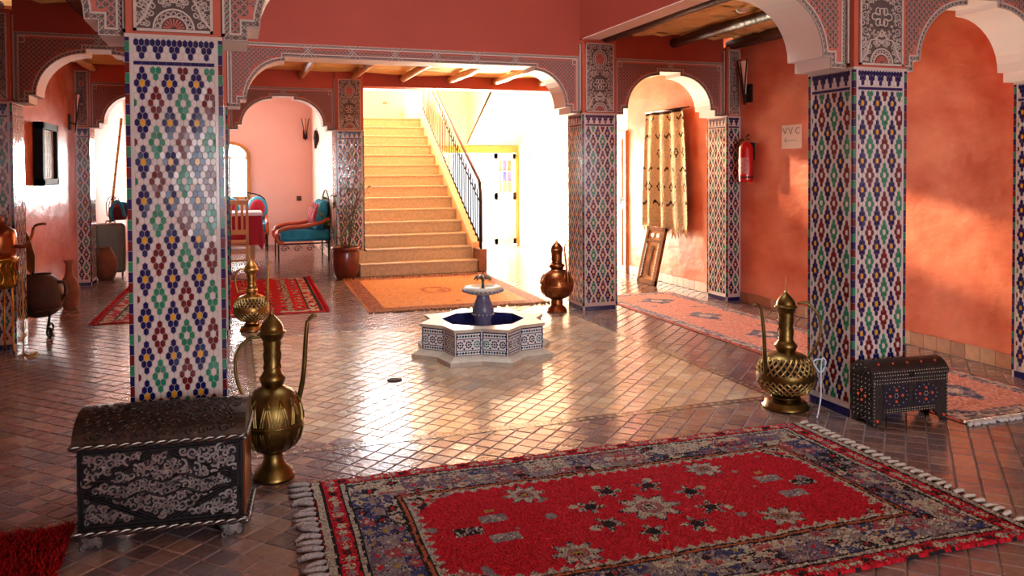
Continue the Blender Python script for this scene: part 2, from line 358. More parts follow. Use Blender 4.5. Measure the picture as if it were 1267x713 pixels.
def arch_span(wall, x0, x1, y, depth, ztop, arc, wallmat, both=True, cells=True):
    prof = arch_profile(x0, x1, arc)
    poly = [(x0, ztop)]+prof+[(x1, ztop)]                  # counter-clockwise seen from the front
    g = MB(); g.prism(poly, y, y+depth, 0, side_mi=1)
    g.build('arch_wall', [wallmat, WHITE], wall)
    pat = [(x0+0.008, ZBOX)]+[(min(max(a, x0+0.008), x1-0.008), z) for a, z in prof]+[(x1-0.008, ZBOX)]
    ys = [(y, -1)]
    for yy, s in ys:
        g = MB(); g.prism(pat, yy+s*0.006, yy, 0, side_mi=1)
        A, B = offset_poly(pat, 0.001), offset_poly(pat, 0.005); ribbon(g, A, B, yy+s*0.011, yy+s*0.004, 1)
        inn = offset_poly(pat, 0.026); in2 = offset_poly(pat, 0.035); ribbon(g, inn, in2, yy+s*0.013, yy+s*0.004, 1)
        g.build('spandrel_border', [TAUPE, CREAM], wall)
        # crossing knots over the crown and chain of lozenges in the border
        g = MB(); xs = x0+arc; L = x1-x0-2*arc
        nX = max(1, round(L/0.40)) if L > 0.6 else 1
        for k in range(nX):
            cx = xs+L*(k+0.5)/nX
            zc_ = (ZC+ZBOX)/2; hh = (ZBOX-ZC)/2-0.004
            for sg in (-1, 1):
                for o_ in (-0.013, 0.013):
                    g.tube([(cx-hh+o_, yy+s*0.013, zc_-sg*hh), (cx+hh+o_, yy+s*0.013, zc_+sg*hh)], 0.0045, 4, 0, False)
                g.add([(cx-hh-0.012, yy+s*0.0125, zc_-sg*hh), (cx-hh+0.012, yy+s*0.0125, zc_-sg*hh), (cx+hh+0.012, yy+s*0.0125, zc_+sg*hh), (cx+hh-0.012, yy+s*0.0125, zc_+sg*hh)], [(0,1,2,3)], 1)
        for cx in (x0+0.066, x1-0.066):
            cz = ZBOX-0.066
            for q in range(4):
                a = [(-.024, -.024), (.024, -.024), (.024, .024), (-.024, .024)]
                p, r = a[q], a[(q+1) % 4]; g.tube([(cx+p[0], yy+s*0.012, cz+p[1]), (cx+r[0], yy+s*0.012, cz+r[1])], 0.005, 4, 0, False)
        # border chain: small lozenges along the outline
        n = len(pat); mid = offset_poly(pat, 0.0155)
        for i in range(n):
            a, b = Vector(mid[i]), Vector(mid[(i+1) % n]); Ls = (b-a).length; kk = max(1, int(Ls/0.026))
            if Ls < 0.012: continue
            t = (b-a).normalized(); nn = Vector((-t.y, t.x))
            for j in range(kk):
                c = a+(b-a)*((j+0.5)/kk)
                for sg in (-1, 1):
                    p, q = c-t*0.012-nn*sg*0.0095, c+t*0.012+nn*sg*0.0095
                    g.tube([(p.x, yy+s*0.008, p.y), (q.x, yy+s*0.008, q.y)], 0.0022, 3, 0, False)
        g.build('border_chain', [CREAM, TAUPE], wall, kind='stuff')
        # lattice field: terracotta ground with taupe eight-pointed cells
        g = MB(); gr = MB(); st = 0.04
        fld = MB(); fld.prism(in2, yy+s*0.0075, yy+s*0.003, 0)
        fld.build('lattice_ground', SALMON, wall)
        x = x0+0.03
        nx = int((x1-x0)/st); nz = int((ZBOX-ZS)/st)
        for ix in range(nx+1):
            for iz in range(nz+1):
                cx, cz = x0+(ix+0.5)*st, ZBOX-(iz+0.5)*st-0.01
                if not inside(in2, cx, cz) or edge_dist(in2, cx, cz) < 0.008: continue
                lim = edge_dist(in2, cx, cz); R = min(0.0195, lim+0.002)
                ring = []
                for q in range(8):
                    a = PI/4*q
                    ring.append((cx+R*1.08*math.cos(a), cz+R*1.08*math.sin(a)))
                inr = [(cx+(px-cx)*0.42, cz+(pz-cz)*0.42) for px, pz in ring]
                vs = [(a, yy+s*0.0105, b) for a, b in ring]+[(a, yy+s*0.0105, b) for a, b in inr]+[(a, yy+s*0.0075, b) for a, b in ring]
                g.add(vs, [(q, (q+1) % 8, (q+1) % 8+8, q+8) for q in range(8)]+[(q+16, (q+1) % 8+16, (q+1) % 8, q) for q in range(8)], 0)
                for q in range(4):
                    a = PI/2*q+PI/4; dx, dz = math.cos(a), math.sin(a); e = R*0.9
                    g.add([(cx+dx*R*0.45-dz*0.0022, yy+s*0.0118, cz+dz*R*0.45+dx*0.0022), (cx+dx*R*0.45+dz*0.0022, yy+s*0.0118, cz+dz*R*0.45-dx*0.0022), (cx+dx*R*1.25, yy+s*0.0118, cz+dz*R*1.25)], [(0,1,2)], 1)
        g.build('lattice_cells', [TAUPE, CREAM], wall, kind='stuff')
def wall_empty(name):
    g = MB(); g.box(0, 0.001, 0, 0.001, 0, 0.001); return None
def arcade(name, base):
    g = MB(); g.box(*base); return struct(name, g, T_UP)
TH = 0.32
# front arcade (middle span carries the court wall above)
wf = arcade('wall_arcade_front', (X1+PW, X3, YF+0.07, YF+0.07+TH, 3.3, 5.6))
arch_span(wf, X1+PW, X3, YF+0.07, TH, 3.3, 0.55, T_FASC)
arch_span(wf, XPL, X1, YF+0.07, TH, 3.05, 0.56, T_FASC)
arch_span(wf, X3+PW, XPR, YF+0.07, TH, 3.05, 0.56, T_FASC)
wb = arcade('wall_arcade_back', (X1+PW, X3, YB+0.07, YB+0.07+TH, 3.3, 5.6))
arch_span(wb, X1+PW, X3, YB+0.07, TH, 3.3, 0.52, T_UP)
arch_span(wb, XPL, X1, YB+0.07, TH, 3.05, 0.56, T_UP)
arch_span(wb, X3+PW, XPR, YB+0.07, TH, 3.05, 0.56, T_UP)
wt = arcade('wall_arcade_rear', (1.82, XW1, YT+0.02, YT+0.32, 2.76, 3.05))
arch_span(wt, X1+PW, 1.42, YT+0.05, 0.3, 3.05, 0.58, T_FASC)
arch_span(wt, -1.79, X1, YT+0.05, 0.3, 3.05, 0.56, T_FASC)
# court side walls over the flat lintels
for nm, a, b in (('wall_court_right', X3, X3+0.2), ('wall_court_left', X1+PW-0.2, X1+PW)):
    g = MB(); g.box(a, b, YF+0.07, YB+PW, ZLIN+0.004, 5.6, 0); o = struct(nm, g, T_UP)
    g = MB(); g.box(a, b, YF+PW, YB, ZLIN-0.004, ZLIN+0.004); g.build('soffit', WHITE, o)

# ceilings ----------------------------------------------------------
def ceiling(name, x0, x1, y0, y1, logs, logmat, zc=2.985, rl=0.055):
    g = MB(); g.box(x0, x1, y0, y1, zc+0.03, zc+0.12); ce = struct(name, g, REED)
    g = MB(); ys = y0; k = 0
    while ys < y1-0.05:
        ye = min(ys+0.21, y1); g = MB(); n = 16; vs = []; fs = []
        for i in range(n+1):
            x = x0+(x1-x0)*i/n
            sag = 0.014*math.sin(i*2.1+k*1.3)+0.01*math.sin(i*0.9-k)
            vs += [(x, ys+0.004, zc+0.014+sag*0.6), (x, (ys+ye)/2, zc-0.012+sag), (x, ye-0.004, zc+0.014+sag*0.6)]
        for i in range(n):
            for j in range(2): fs.append((i*3+j, i*3+3+j, i*3+4+j, i*3+1+j))
        g.add(vs, fs, 0, True); g.build('reed_mat', REED, ce); ys = ye; k += 1
    for lx in logs:
        g = MB(); npt = 14
        g.tube([(lx+random.uniform(-.012, .012), y0+0.0+(y1-y0)*i/(npt-1), zc-0.075+random.uniform(-.008, .008)) for i in range(npt)], [rl*random.uniform(.92, 1.06) for _ in range(npt)], 10)
        g.build('log', logmat, ce)
    return ce
ceiling('ceiling_right_aisle', X3+0.2, XW1, -2.65, YB+0.07, (3.78, 4.64, 5.36), LOG)
ceiling('ceiling_left_aisle', XW0, X1+PW-0.2, -2.65, YB+0.07, (-1.85, -1.2, -0.5), LOG)
ceiling('ceiling_back_bay', XW0, XW1, YB+0.4, YT+0.05, (-1.75, -1.2, -0.5, 0.22, 0.95, 1.68, 2.40, 3.13, 3.86, 4.6), LOG_L, zc=2.955, rl=0.05)
g = MB(); g.box(X1+PW-0.2, X3+0.2, -2.65, YF+0.07, 3.0, 3.1); struct('ceiling_front_bay', g, REED)
g = MB(); g.box(XW0, 1.57, YT+0.3, YEND, 3.1, 3.2); struct('ceiling_lounge', g, WHITE)

# ------------------------------------------------------------------ carved stucco panel (shared)
def scroll(mb, x, z, r, turns, a0, sg, y, w0, mi=0):
    pts = []; n = int(10*turns)+4
    for k in range(n+1):
        t = k/n; a = a0+sg*2*PI*turns*t; rr = r*(1-0.82*t)
        pts.append((x+rr*math.cos(a), y, z+rr*math.sin(a)))
    mb.tube(pts, [w0*(1-0.45*k/n) for k in range(n+1)], 4, mi, False, flat=(0, 1, 0))
def carved_panel(wd, z0, z1, seed=3):
    rnd = random.Random(seed); g = MB(); hw = wd/2; cz = lambda t: z0+(z1-z0)*t
    g.box(-hw, hw, -0.004, 0.004, z0, z1, 1)
    for a, b, c, d in ((-hw, hw, z0, z0+0.012), (-hw, hw, z1-0.012, z1), (-hw, -hw+0.012, z0, z1), (hw-0.012, hw, z0, z1)): g.box(a, b, -0.014, 0, c, d, 0)
    used = []
    H = z1-z0
    s = hw/0.16
    def arc(cx, c_z, rx, rz, a0, a1, r=0.005, n=14, mi=0):
        g.tube([(cx+rx*math.cos(a0+(a1-a0)*k/n), -0.007, c_z+rz*math.sin(a0+(a1-a0)*k/n)) for k in range(n+1)], r*s, 4, mi, False, flat=(0, 1, 0))
    # palmette fan at the foot
    fz = z0+0.014
    g.lathe([(0.001, 0), (0.05*s, 0)], 18, (0, 0, 0), 1)
    for k in range(9):
        a = PI*(k+0.5)/9; g.tube([(0.012*s*math.cos(a), -0.008, fz+0.012*s*math.sin(a)), (0.044*s*math.cos(a), -0.008, fz+0.044*s*math.sin(a))], [0.002*s, 0.0055*s], 4, 2, False, flat=(0, 1, 0))
    arc(0, fz, 0.054*s, 0.054*s, 0, PI, 0.004)
    for k in range(9):
        a = PI*(k+0.5)/9; arc(0.066*s*math.cos(a), fz+0.066*s*math.sin(a), 0.0095*s, 0.0095*s, 0, 2*PI, 0.003, 8)
    arc(0, fz, 0.082*s, 0.085*s, 0, PI, 0.0055)
    used.append((0, fz, 0.09*s))
    for sx in (-1, 1):      # tall leaf blades beside the fan
        g.tube([(sx*hw*0.93, -0.008, fz+0.01), (sx*hw*0.72, -0.008, fz+0.05*s), (sx*hw*0.60, -0.008, fz+0.10*s), (sx*hw*0.50, -0.008, fz+0.135*s), (sx*hw*0.3, -0.008, fz+0.14*s), (sx*hw*0.12, -0.008, fz+0.165*s), (0, -0.008, fz+0.20*s)], 0.006*s, 4, 0, False, flat=(0, 1, 0))
        for k in range(6):
            zz = fz+0.03*s+k*0.016*s; g.tube([(sx*hw*(0.66-0.03*k), -0.006, zz), (sx*hw*(0.86-0.02*k), -0.006, zz+0.026*s)], 0.003*s, 3, 0, False, flat=(0, 1, 0))
    # four-petal knot
    kz = z0+0.40*H
    for q in range(4):
        a = PI/4+PI/2*q if False else PI/2*q
        dx, dz = math.cos(a), math.sin(a)
        L = 0.075*s if q % 2 == 0 else 0.05*s
        pts = []
        for k in range(17):
            t = 2*PI*k/16; u = 0.5-0.5*math.cos(t); v = math.sin(t)*0.026*s*(0.4+0.6*u)
            pts.append((dx*L*u-dz*v, -0.009, kz+dz*L*u+dx*v))
        g.tube(pts, 0.0045*s, 4, 0, False, flat=(0, 1, 0))
    for a in (PI/4, 3*PI/4, 5*PI/4, 7*PI/4):
        cx, c_z = 0.04*s*math.cos(a), kz+0.045*s*math.sin(a)
        arc(cx, c_z, 0.017*s, 0.022*s, 0, 2*PI, 0.004, 10)
    used.append((0, kz, 0.085*s))
    # rosette
    rz = z0+0.77*H
    g.add([(0.048*s*math.cos(2*PI*k/20), -0.0075, rz+0.055*s*math.sin(2*PI*k/20)) for k in range(20)], [tuple(range(20))], 2)
    for k in range(10):
        a = 2*PI*k/10; g.tube([(0.012*s*math.cos(a), -0.009, rz+0.012*s*math.sin(a)), (0.042*s*math.cos(a), -0.009, rz+0.048*s*math.sin(a))], 0.002*s, 3, 1, False, flat=(0, 1, 0))
    arc(0, rz, 0.056*s, 0.064*s, 0, 2*PI, 0.0055, 20); arc(0, rz, 0.078*s, 0.092*s, 0, 2*PI, 0.0045, 20)
    for k in range(14):
        a = 2*PI*k/14; arc(0.067*s*math.cos(a), rz+0.078*s*math.sin(a), 0.008*s, 0.009*s, 0, 2*PI, 0.0025, 6)
    used.append((0, rz, 0.095*s))
    # mirrored scroll filling
    tries = 0; cnt = 0
    while tries < 2600 and cnt < 300:
        tries += 1
        r = rnd.choice((0.026, 0.019, 0.014, 0.010))*min(s, 1.2)
        x = rnd.uniform(0.004, hw-0.018); z = rnd.uniform(z0+0.02, z1-0.02)
        if any((x-a)**2+(z-b)**2 < (c+r*0.8)**2 for a, b, c in used): continue
        used.append((x, z, r*0.9)); cnt += 1
        a0 = rnd.uniform(0, 2*PI); sg = rnd.choice((-1, 1)); tn = rnd.choice((1.2, 1.5))
        for sx in (1, -1):
            scroll(g, sx*x, z, r, tn, a0 if sx > 0 else PI-a0, sg*sx, -0.0065, 0.0042*s if r > 0.012 else 0.003*s)
    return g.mesh('carved_panel', [CREAM, DTAUPE, SALMON])
PANEL_MESH = carved_panel(0.325, 2.122, 2.85)
PANEL_NARROW = carved_panel(0.15, 2.122, 2.85, 5)

# ------------------------------------------------------------------ zellige tile facing (shared)
HW, RS = 0.02220, 0.0289
def hex_color(x, j):
    for k in range(-1, 4):
        cx = 1.5+5*k
        mj = round(j/6)
        dj = abs(j-6*mj); dx = abs(x-cx)
        if (dj == 0 and dx < 1.01) or (dj == 1 and dx < 0.51) or (dj == 2 and dx < 0.01): return 2 if dj == 0 and dx < 0.01 else 1
        cx = 4+5*k; mj = round((j-3)/6); dj = abs(j-3-6*mj); dx = abs(x-cx)
        if (dj == 0 and dx < 1.01) or (dj == 1 and dx < 0.51) or (dj == 2 and dx < 0.01):
            if dj == 0 and dx < 0.01: return 0
            return 3 if (k+mj) % 2 == 0 else 4
    return 0
def hexa(mb, cx, cz, mi, nmax, clamp=True, rnd=random, off=0.0):
    hh = RS*4/3/2
    pts = [(0, hh), (-0.5, hh/2), (-0.5, -hh/2), (0, -hh), (0.5, -hh/2), (0.5, hh/2)]
    tx, tz = rnd.gauss(0, 0.011), rnd.gauss(0, 0.011); lo, hi = -nmax*HW/2, nmax*HW/2
    vs = []
    for s, y in ((0.95, 0.0), (0.86, -0.0032)):
        for a, b in pts:
            x, z = a*HW*s, b*s; X = cx+x
            if clamp: X = min(max(X, lo), hi)
            vs.append((X, y+(x*tx+z*tz if y < 0 else 0)+off, cz+z))
    mb.add(vs, [(6,7,8,9,10,11)]+[(i, (i+1) % 6, (i+1) % 6+6, i+6) for i in range(6)], mi)
def facing(n, skip=None, seed=1):
    rnd = random.Random(seed); mb = MB(); x0 = -n*HW/2
    picked = []
    for j in range(-2, 64):
        z = 1.895-RS*j
        if z < 0.085: break
        ev = j % 2 == 0
        xs = [0.5+i for i in range(n)] if ev else list(range(0, n+1))
        for x in xs:
            c = hex_color(x, j)
            if skip and skip(x, z, c, n): picked.append((x0+x*HW, z, c)); continue
            hexa(mb, x0+x*HW, z, c, n, True, rnd)
    # frieze
    for r in range(3):
        z = 2.074-RS*r
        xs = [0.5+i for i in range(n)] if r % 2 == 0 else list(range(0, n+1))
        for x in xs:
            d = abs(((x-1.5+1.5) % 3)-1.5)
            dark = r == 0 or (r == 1 and d < 0.6) or (r == 2 and d < 0.1)
            hexa(mb, x0+x*HW, z, 1 if dark else 0, n, True, rnd)
    for i in range(n*2//3):
        a = x0+n*HW*i/(n*2//3); b = x0+n*HW*(i+1)/(n*2//3)
        mb.box(a+0.0006, b-0.0006, -0.0035, 0, 1.975, 1.991, 1)
    # white border strips and blue skirting
    bx = n*HW/2
    for k in range(30):
        za, zb = 0.055+k*0.068, 0.055+(k+1)*0.068
        for sx in (-1, 1):
            a, b = sorted((sx*(bx+0.001), sx*(bx+0.012))); mb.box(a, b, -0.0025, 0, za+0.0006, zb-0.0006, 0)
    m_ = max(4, int((2*bx+0.03)/0.026))
    for i in range(m_):
        a = -bx-0.012+(2*bx+0.024)*i/m_; b = -bx-0.012+(2*bx+0.024)*(i+1)/m_; mb.box(a+0.0006, b-0.0006, -0.003, 0, 0.002, 0.05, 1)
    return mb.mesh('tile_facing', [TW, TN, TY, TR, TG]), picked
cnt300 = [0]
def skip_p1(x, z, c, n):
    if c in (1, 2, 3, 4) and 0.55 < z < 1.95 and 0.4 < x < n-0.4:
        cnt300[0] += 1
        return cnt300[0] <= 300
    return False
FACE15, _ = facing(15)
FACE6, _ = facing(6, seed=2)
FACE15_P1, PICKED = facing(15, skip_p1, 3)
def corner_mesh():
    mb = MB(); seq = [1, 4, 1, 3, 1, 4, 3]; k = 0; z = 0.052
    while z < 2.1:
        z1 = min(z+0.046, ZS); mb.box(-0.009, 0.009, -0.009, 0.009, z+0.0008, z1-0.0008, seq[k % 7]); z = z1; k += 1
    return mb.mesh('corner_tiles', [TW, TN, TY, TR, TG])
CORNER = corner_mesh()
def pillar(label, x0, x1, y0, y1, faces, front_mesh=None, picked=None, ztop=ZLIN-0.004, group=None):
    cx, cy = (x0+x1)/2, (y0+y1)/2; wx, wy = x1-x0, y1-y0
    t = thing('tiled_pillar', label, 'pillar', (cx, cy, 0), 0, 'tiled pillars of the arcades')
    g = MB(); g.box(-wx/2, wx/2, -wy/2, wy/2, 0, ZS-0.002); g.build('core', GROUT, t)
    g = MB(); g.box(-wx/2+0.002, wx/2-0.002, -wy/2+0.002, wy/2-0.002, ZS-0.002, ztop); g.build('capital_block', T_FASC, t)
    g = MB(); g.box(-wx/2-0.004, wx/2+0.004, -wy/2-0.004, wy/2+0.004, ZS-0.012, ZS+0.004); g.build('capital_moulding', CREAM, t)
    spec = {'f': ((0, -wy/2, 0), 0, wx), 'b': ((0, wy/2, 0), PI, wx), 'l': ((-wx/2, 0, 0), -PI/2, wy), 'r': ((wx/2, 0, 0), PI/2, wy)}
    for k in faces:
        loc, rz, wd = spec[k]
        me = FACE15 if wd > 0.3 else FACE6
        if k == 'f' and front_mesh: me = front_mesh
        link('tile_facing', me, t, loc, (0, 0, rz), kind='stuff')
        if k in 'fb' or wd > 0.3:
            pm = PANEL_MESH if wd > 0.3 else PANEL_NARROW
            link('carved_panel', pm, t, loc, (0, 0, rz))
    if picked:
        meshes = []
        for c in range(5):
            mb = MB(); hexa(mb, 0, 0, 0, 15, False, random.Random(4)); meshes.append(mb.mesh('tile', [[TW, TN, TY, TR, TG][c]]))
        for (px, pz, c) in picked:
            link('tile', meshes[c], t, (px, -wy/2, pz), (random.gauss(0, 0.010), 0, random.gauss(0, 0.010)))
    for sx, sy in ((-1, -1), (1, -1), (-1, 1), (1, 1)):
        if (x0 < XW0+0.05 and sx < 0) or (x1 > XW1-0.05 and sx > 0): continue
        link('corner_tiles', CORNER, t, (sx*(wx/2-0.006), sy*(wy/2-0.006), 0), kind='stuff')
    return t
pillar('tiled pillar standing behind the embossed silver chest', X1, X1+PW, YF, YF+PW, 'flrb', FACE15_P1, PICKED)
pillar('tiled pillar with the studded dark chest and pierced ewer at its foot', X3, X3+PW, YF, YF+PW, 'flrb')
pillar('tiled pillar at the back of the court beside the smooth copper-toned ewer', X3, X3+PW, YB, YB+PW, 'flrb')
pillar('tiled pillar mostly hidden behind the front left pillar, beside the back ewer', X1, X1+PW, YB, YB+PW, 'flrb')
pillar('wall pilaster of tiles at the right edge of the photo, by the pink runner', XPR, XW1, YF, YF+PW, 'fl')
pillar('narrow tiled wall pilaster below the sconce, beside the fire extinguisher', XPR, XW1, YB, YB+PW, 'flb')
pillar('narrow tiled wall pilaster at the left edge, behind the copper urn', XW0, XPL, YB, YB+PW, 'fr')
pillar('narrow tiled wall pilaster left of the camera, in the near arcade', XW0, XPL, YF, YF+PW, 'fr')
pillar('tiled pilaster between lounge and staircase, behind the potted plant', 1.415, 1.825, YT, YT+PW, 'fl', ztop=3.05)
pillar('slim tiled pilaster left of the suitcase and clay pot', XW0, -1.79, YT, YT+PW, 'fr', ztop=3.05)
pillar('tiled pillar of the lounge arcade hidden behind the front pillars', X1, X1+PW, YT, YT+PW, 'flr', ztop=3.05)

# skirting tiles along the right wall
def skirting(name, ys, ye, M, x=XW1, step=0.135, hgt=0.115):
    g = MB(); g.box(x-0.004, x, ys, ye, 0, hgt-0.01); b = struct(name, g, FGROUT); me = []
    for k in range(4):
        q = MB(); q.box(-0.016, 0, 0.002, step-0.002, 0, hgt-0.004*(k % 2)); cl = [(178, 120, 88), (158, 100, 76), (188, 138, 104), (170, 108, 74)][k]
        me.append(q.mesh('tile', [mat('skirting_%d' % k, cl, 0.5, var=0.3, vscale=12)]))
    y = ys; k = 0
    while y < ye-step*0.6:
        link('tile', me[(k*7+k//3) % 4], b, (x-0.004, y, 0), bevel=0); y += step; k += 1
for a, b, s in ((0.2, YF-0.01, 'front'), (YF+PW, YB, 'right'), (YB+PW, 10.6, 'back')): skirting('baseboard_'+s, a, b, BASE_T)

# ------------------------------------------------------------------ staircase
def staircase():
    t = thing('staircase', 'yellow stone staircase climbing behind the orange carpet', 'staircase', (0, 0, 0))
    Y0, r, h, N = 11.55, 0.29, 0.18, 14
    for k in range(N):
        xl = 1.70 if k < 2 else 1.822
        xr = 3.52 if k < 1 else (3.47 if k < 2 else 3.425)
        y0, y1 = Y0+r*k, Y0+r*(k+1)+0.02
        if k < 2:   # bottom steps stop in front of the pilaster
            g = MB(); g.box(1.70, 1.83, y0, min(y1, YT-0.002), 0.0, h*(k+1)-0.03) if y0 < YT-0.02 else None
            xl = 1.83
            g.box(xl, xr, y0, y1, max(0, h*(k-1)), h*(k+1)-0.03)
            g.box(1.70 if y0 < YT-0.02 else xl, xr+0.01, y0-0.02, min(y1, YT-0.002) if False else y1, h*(k+1)-0.03, h*(k+1)) if k == 0 else g.box(xl, xr+0.01, y0-0.02, y1, h*(k+1)-0.03, h*(k+1))
        else:
            g = MB(); g.box(xl, xr, y0, y1, h*(k-1), h*(k+1)-0.03); g.box(xl, xr, y0-0.02, y1, h*(k+1)-0.03, h*(k+1))
        g.build('step', STONE, t, bevel=0.006)
    g = MB(); g.box(1.822, 3.55, Y0+r*N, 16.98, 2.3, 2.52); g.build('landing', STONE, t)
    g = MB(); g.prism([(Y0+0.25, 0.0), (Y0+0.25, 0.42), (Y0+r*N, 0.42+h*(N-1)+0.02), (16.98, 0.44+h*(N-1)), (16.98, 2.0), (Y0+r*N, 2.0), (Y0+r*3, 0)], 3.425, 3.55, axis='x')
    g.build('stringer', SAND, t)
    g = MB(); g.box(3.44, 3.57, Y0-0.06, Y0+0.24, 0, 0.34); g.build('newel_block', mat('brown_stone', (150, 100, 66), 0.5, var=0.2, vscale=12), t, bevel=0.01)
    return t
STAIR = staircase()
def railing():
    P = lambda q, z: (3.49, 11.55+q, z)
    base = lambda y: 0.42+0.18/0.29*(y-0.25)
    g = MB(); g.tube([P(-0.02, 1.05), P(0.0, 1.18), P(0.06, 1.36), P(3.9, base(3.9)+0.92)], 0.024, 6); hr = g.build('handrail', mat('dark_wood', (92, 58, 40), 0.45, var=0.3, vscale=14), STAIR, label='dark wooden handrail over wrought iron')
    g = MB(); g.tube([P(-0.02, 0.34), P(-0.02, 1.05)], 0.022, 6); g.tube([P(0.02, 0.36), P(0.02, 1.34)], 0.02, 6); g.build('newel_post', IRON, hr)
    for z0_, z1_, r_ in ((0.14, 0.07, 0.012), (0.75, 0.78, 0.009)):
        g = MB(); g.tube([P(0.05, base(0.05)+z0_), P(3.9, base(3.9)+z1_)], r_, 6); g.build('rail', IRON, hr)
    for k in range(30):
        y = 0.15+k*0.125
        g = MB(); g.tube([P(y, base(y)+0.08), P(y, base(y)+0.88)], 0.009, 5)
        if k % 2: g.tube([P(y+0.05*math.sin(a)*0.6, base(y)+0.83+0.05*math.cos(a)) for a in [2*PI*i/10 for i in range(10)]], 0.006, 4, closed=True)
        g.build('baluster', IRON, hr)
railing()

# ------------------------------------------------------------------ hall door, side doors, windows
def hall_door():
    d = MB(); d.box(-0.6, 0.6, -0.03, 0.03, 0, 0.001)
    t = thing('panelled_door', 'pale double door with small coloured panes at the end of the bright hall', 'door', (5.19, 15.42, 0))
    g = MB(); x0, x1 = -0.23, 0.21
    g.box(x0, x0+0.06, -0.03, 0.03, 0.02, 1.85); g.box(x1-0.06, x1, -0.03, 0.03, 0.02, 1.85); g.box(x0, x1, -0.03, 0.03, 0.02, 0.14); g.box(x0, x1, -0.03, 0.03, 1.74, 1.85); g.box(x0, x1, -0.03, 0.03, 0.92, 1.06)
    g.build('door_frame', DOORW, t)
    for a, b in ((x0+0.06, -0.02), (0.0, x1-0.06)):
        g = MB(); g.box(a+0.01, b, -0.015, 0.015, 0.14, 0.92); g.build('door_panel', DOORW, t, bevel=0.004)
    k = 0
    for i in range(3):
        for j in range(3):
            a = x0+0.065+i*0.104; z = 1.075+j*0.222
            M = PANE_B if i == 1 and j == 1 else (PANE_V if i == 1 and j == 2 or j == 1 else PANE_G)
            g = MB(); g.box(a+0.012, a+0.092, -0.008, 0.008, z, z+0.19); g.build('pane', M, t)
    g = MB()
    for i in range(1, 3): a = x0+0.06+i*0.104; g.box(a, a+0.012, -0.02, 0.02, 1.06, 1.74)
    for j in range(1, 3): z = 1.06+j*0.222; g.box(x0+0.06, x1-0.06, -0.02, 0.02, z, z+0.02)
    g.build('glazing_bars', WOOD, t)
    g = MB(); g.tube([(x1-0.03, -0.05, 0.98), (x1-0.03, -0.05, 1.08)], 0.01, 6); g.build('handle', IRON, t)
    g = MB(); g.box(3.70, 5.46, 15.39, 15.45, 1.86, 2.0); o = struct('trim_1', g, WOOD)
    g = MB(); g.box(5.41, 5.46, 15.36, 15.45, 0, 1.86); struct('trim_2', g, WOOD)
hall_door()
def side_door(lbl, y0, y1, z1, n):
    g = MB(); g.box(XW1-0.03, XW1+0.01, y0, y1, 0, z1); d = struct('door_%d' % n, g, WOOD); d['label'] = lbl
    for a, b in ((0.1, z1*0.45), (z1*0.52, z1-0.12)):
        g = MB(); g.box(XW1-0.04, XW1-0.03, y0+0.1, y1-0.1, a, b); g.build('panel', WOOD, d, bevel=0.006)
    g = MB(); g.tube([(XW1-0.07, y0+0.08, 1.0), (XW1-0.07, y0+0.08, 1.12)], 0.012, 6); g.tube([(XW1-0.03, y0+0.08, 1.06), (XW1-0.07, y0+0.08, 1.06)], 0.01, 6); g.build('handle', IRON, d)
side_door('honey wooden door behind the hanging blanket', 10.63, 11.45, 2.08, 1)
side_door('honey wooden door on the bright hall wall', 12.55, 13.15, 2.14, 2)
def arched_window(name, x0, x1, z0, z1, M):
    g = MB(); xc, R = (x0+x1)/2, (x1-x0)/2
    def outline(r, zb, n=12): return [(xc-r, zb)]+[(xc-r*math.cos(PI*k/n), z1+r*0.75*math.sin(PI*k/n)) for k in range(n+1)]+[(xc+r, zb)]
    A, B = outline(R+0.05, z0-0.03), outline(R-0.04, z0+0.03)
    ribbon(g, A, B, YEND-0.05, YEND+0.02, 0)
    wo = struct(name, g, WOOD)
    g = MB(); g.box(x0, x1, YEND-0.02, YEND+0.0, z1-0.04, z1); g.box(xc-0.02, xc+0.02, YEND-0.02, YEND, z0, z1); g.build('glazing_bars', WOOD, wo)
    g = MB(); P = outline(R-0.02, z0+0.01); g.add([(a, YEND-0.008, b) for a, b in P], [tuple(range(len(P)))]); g.build('pane', GLASS_B, wo)
arched_window('window_1', -0.42, 0.30, 0.98, 1.82, WOOD)
arched_window('window_2', -1.7, -0.75, 0.98, 1.82, WOOD)
for k, (a, b, c, d) in enumerate(((-0.65, 1.1, 0.85, 2.15), (1.65, 3.05, 0.7, 2.4))):  # unseen windows behind the camera; the second is added for the fill light
    g = MB()
    for x in (a, (a+b)/2-0.03, b-0.06): g.box(x, x+0.06, -2.86, -2.8, c, d)
    for z in (c, d-0.06): g.box(a, b, -2.86, -2.8, z, z+0.06)
    struct('window_%d' % (3+k), g, WOOD)

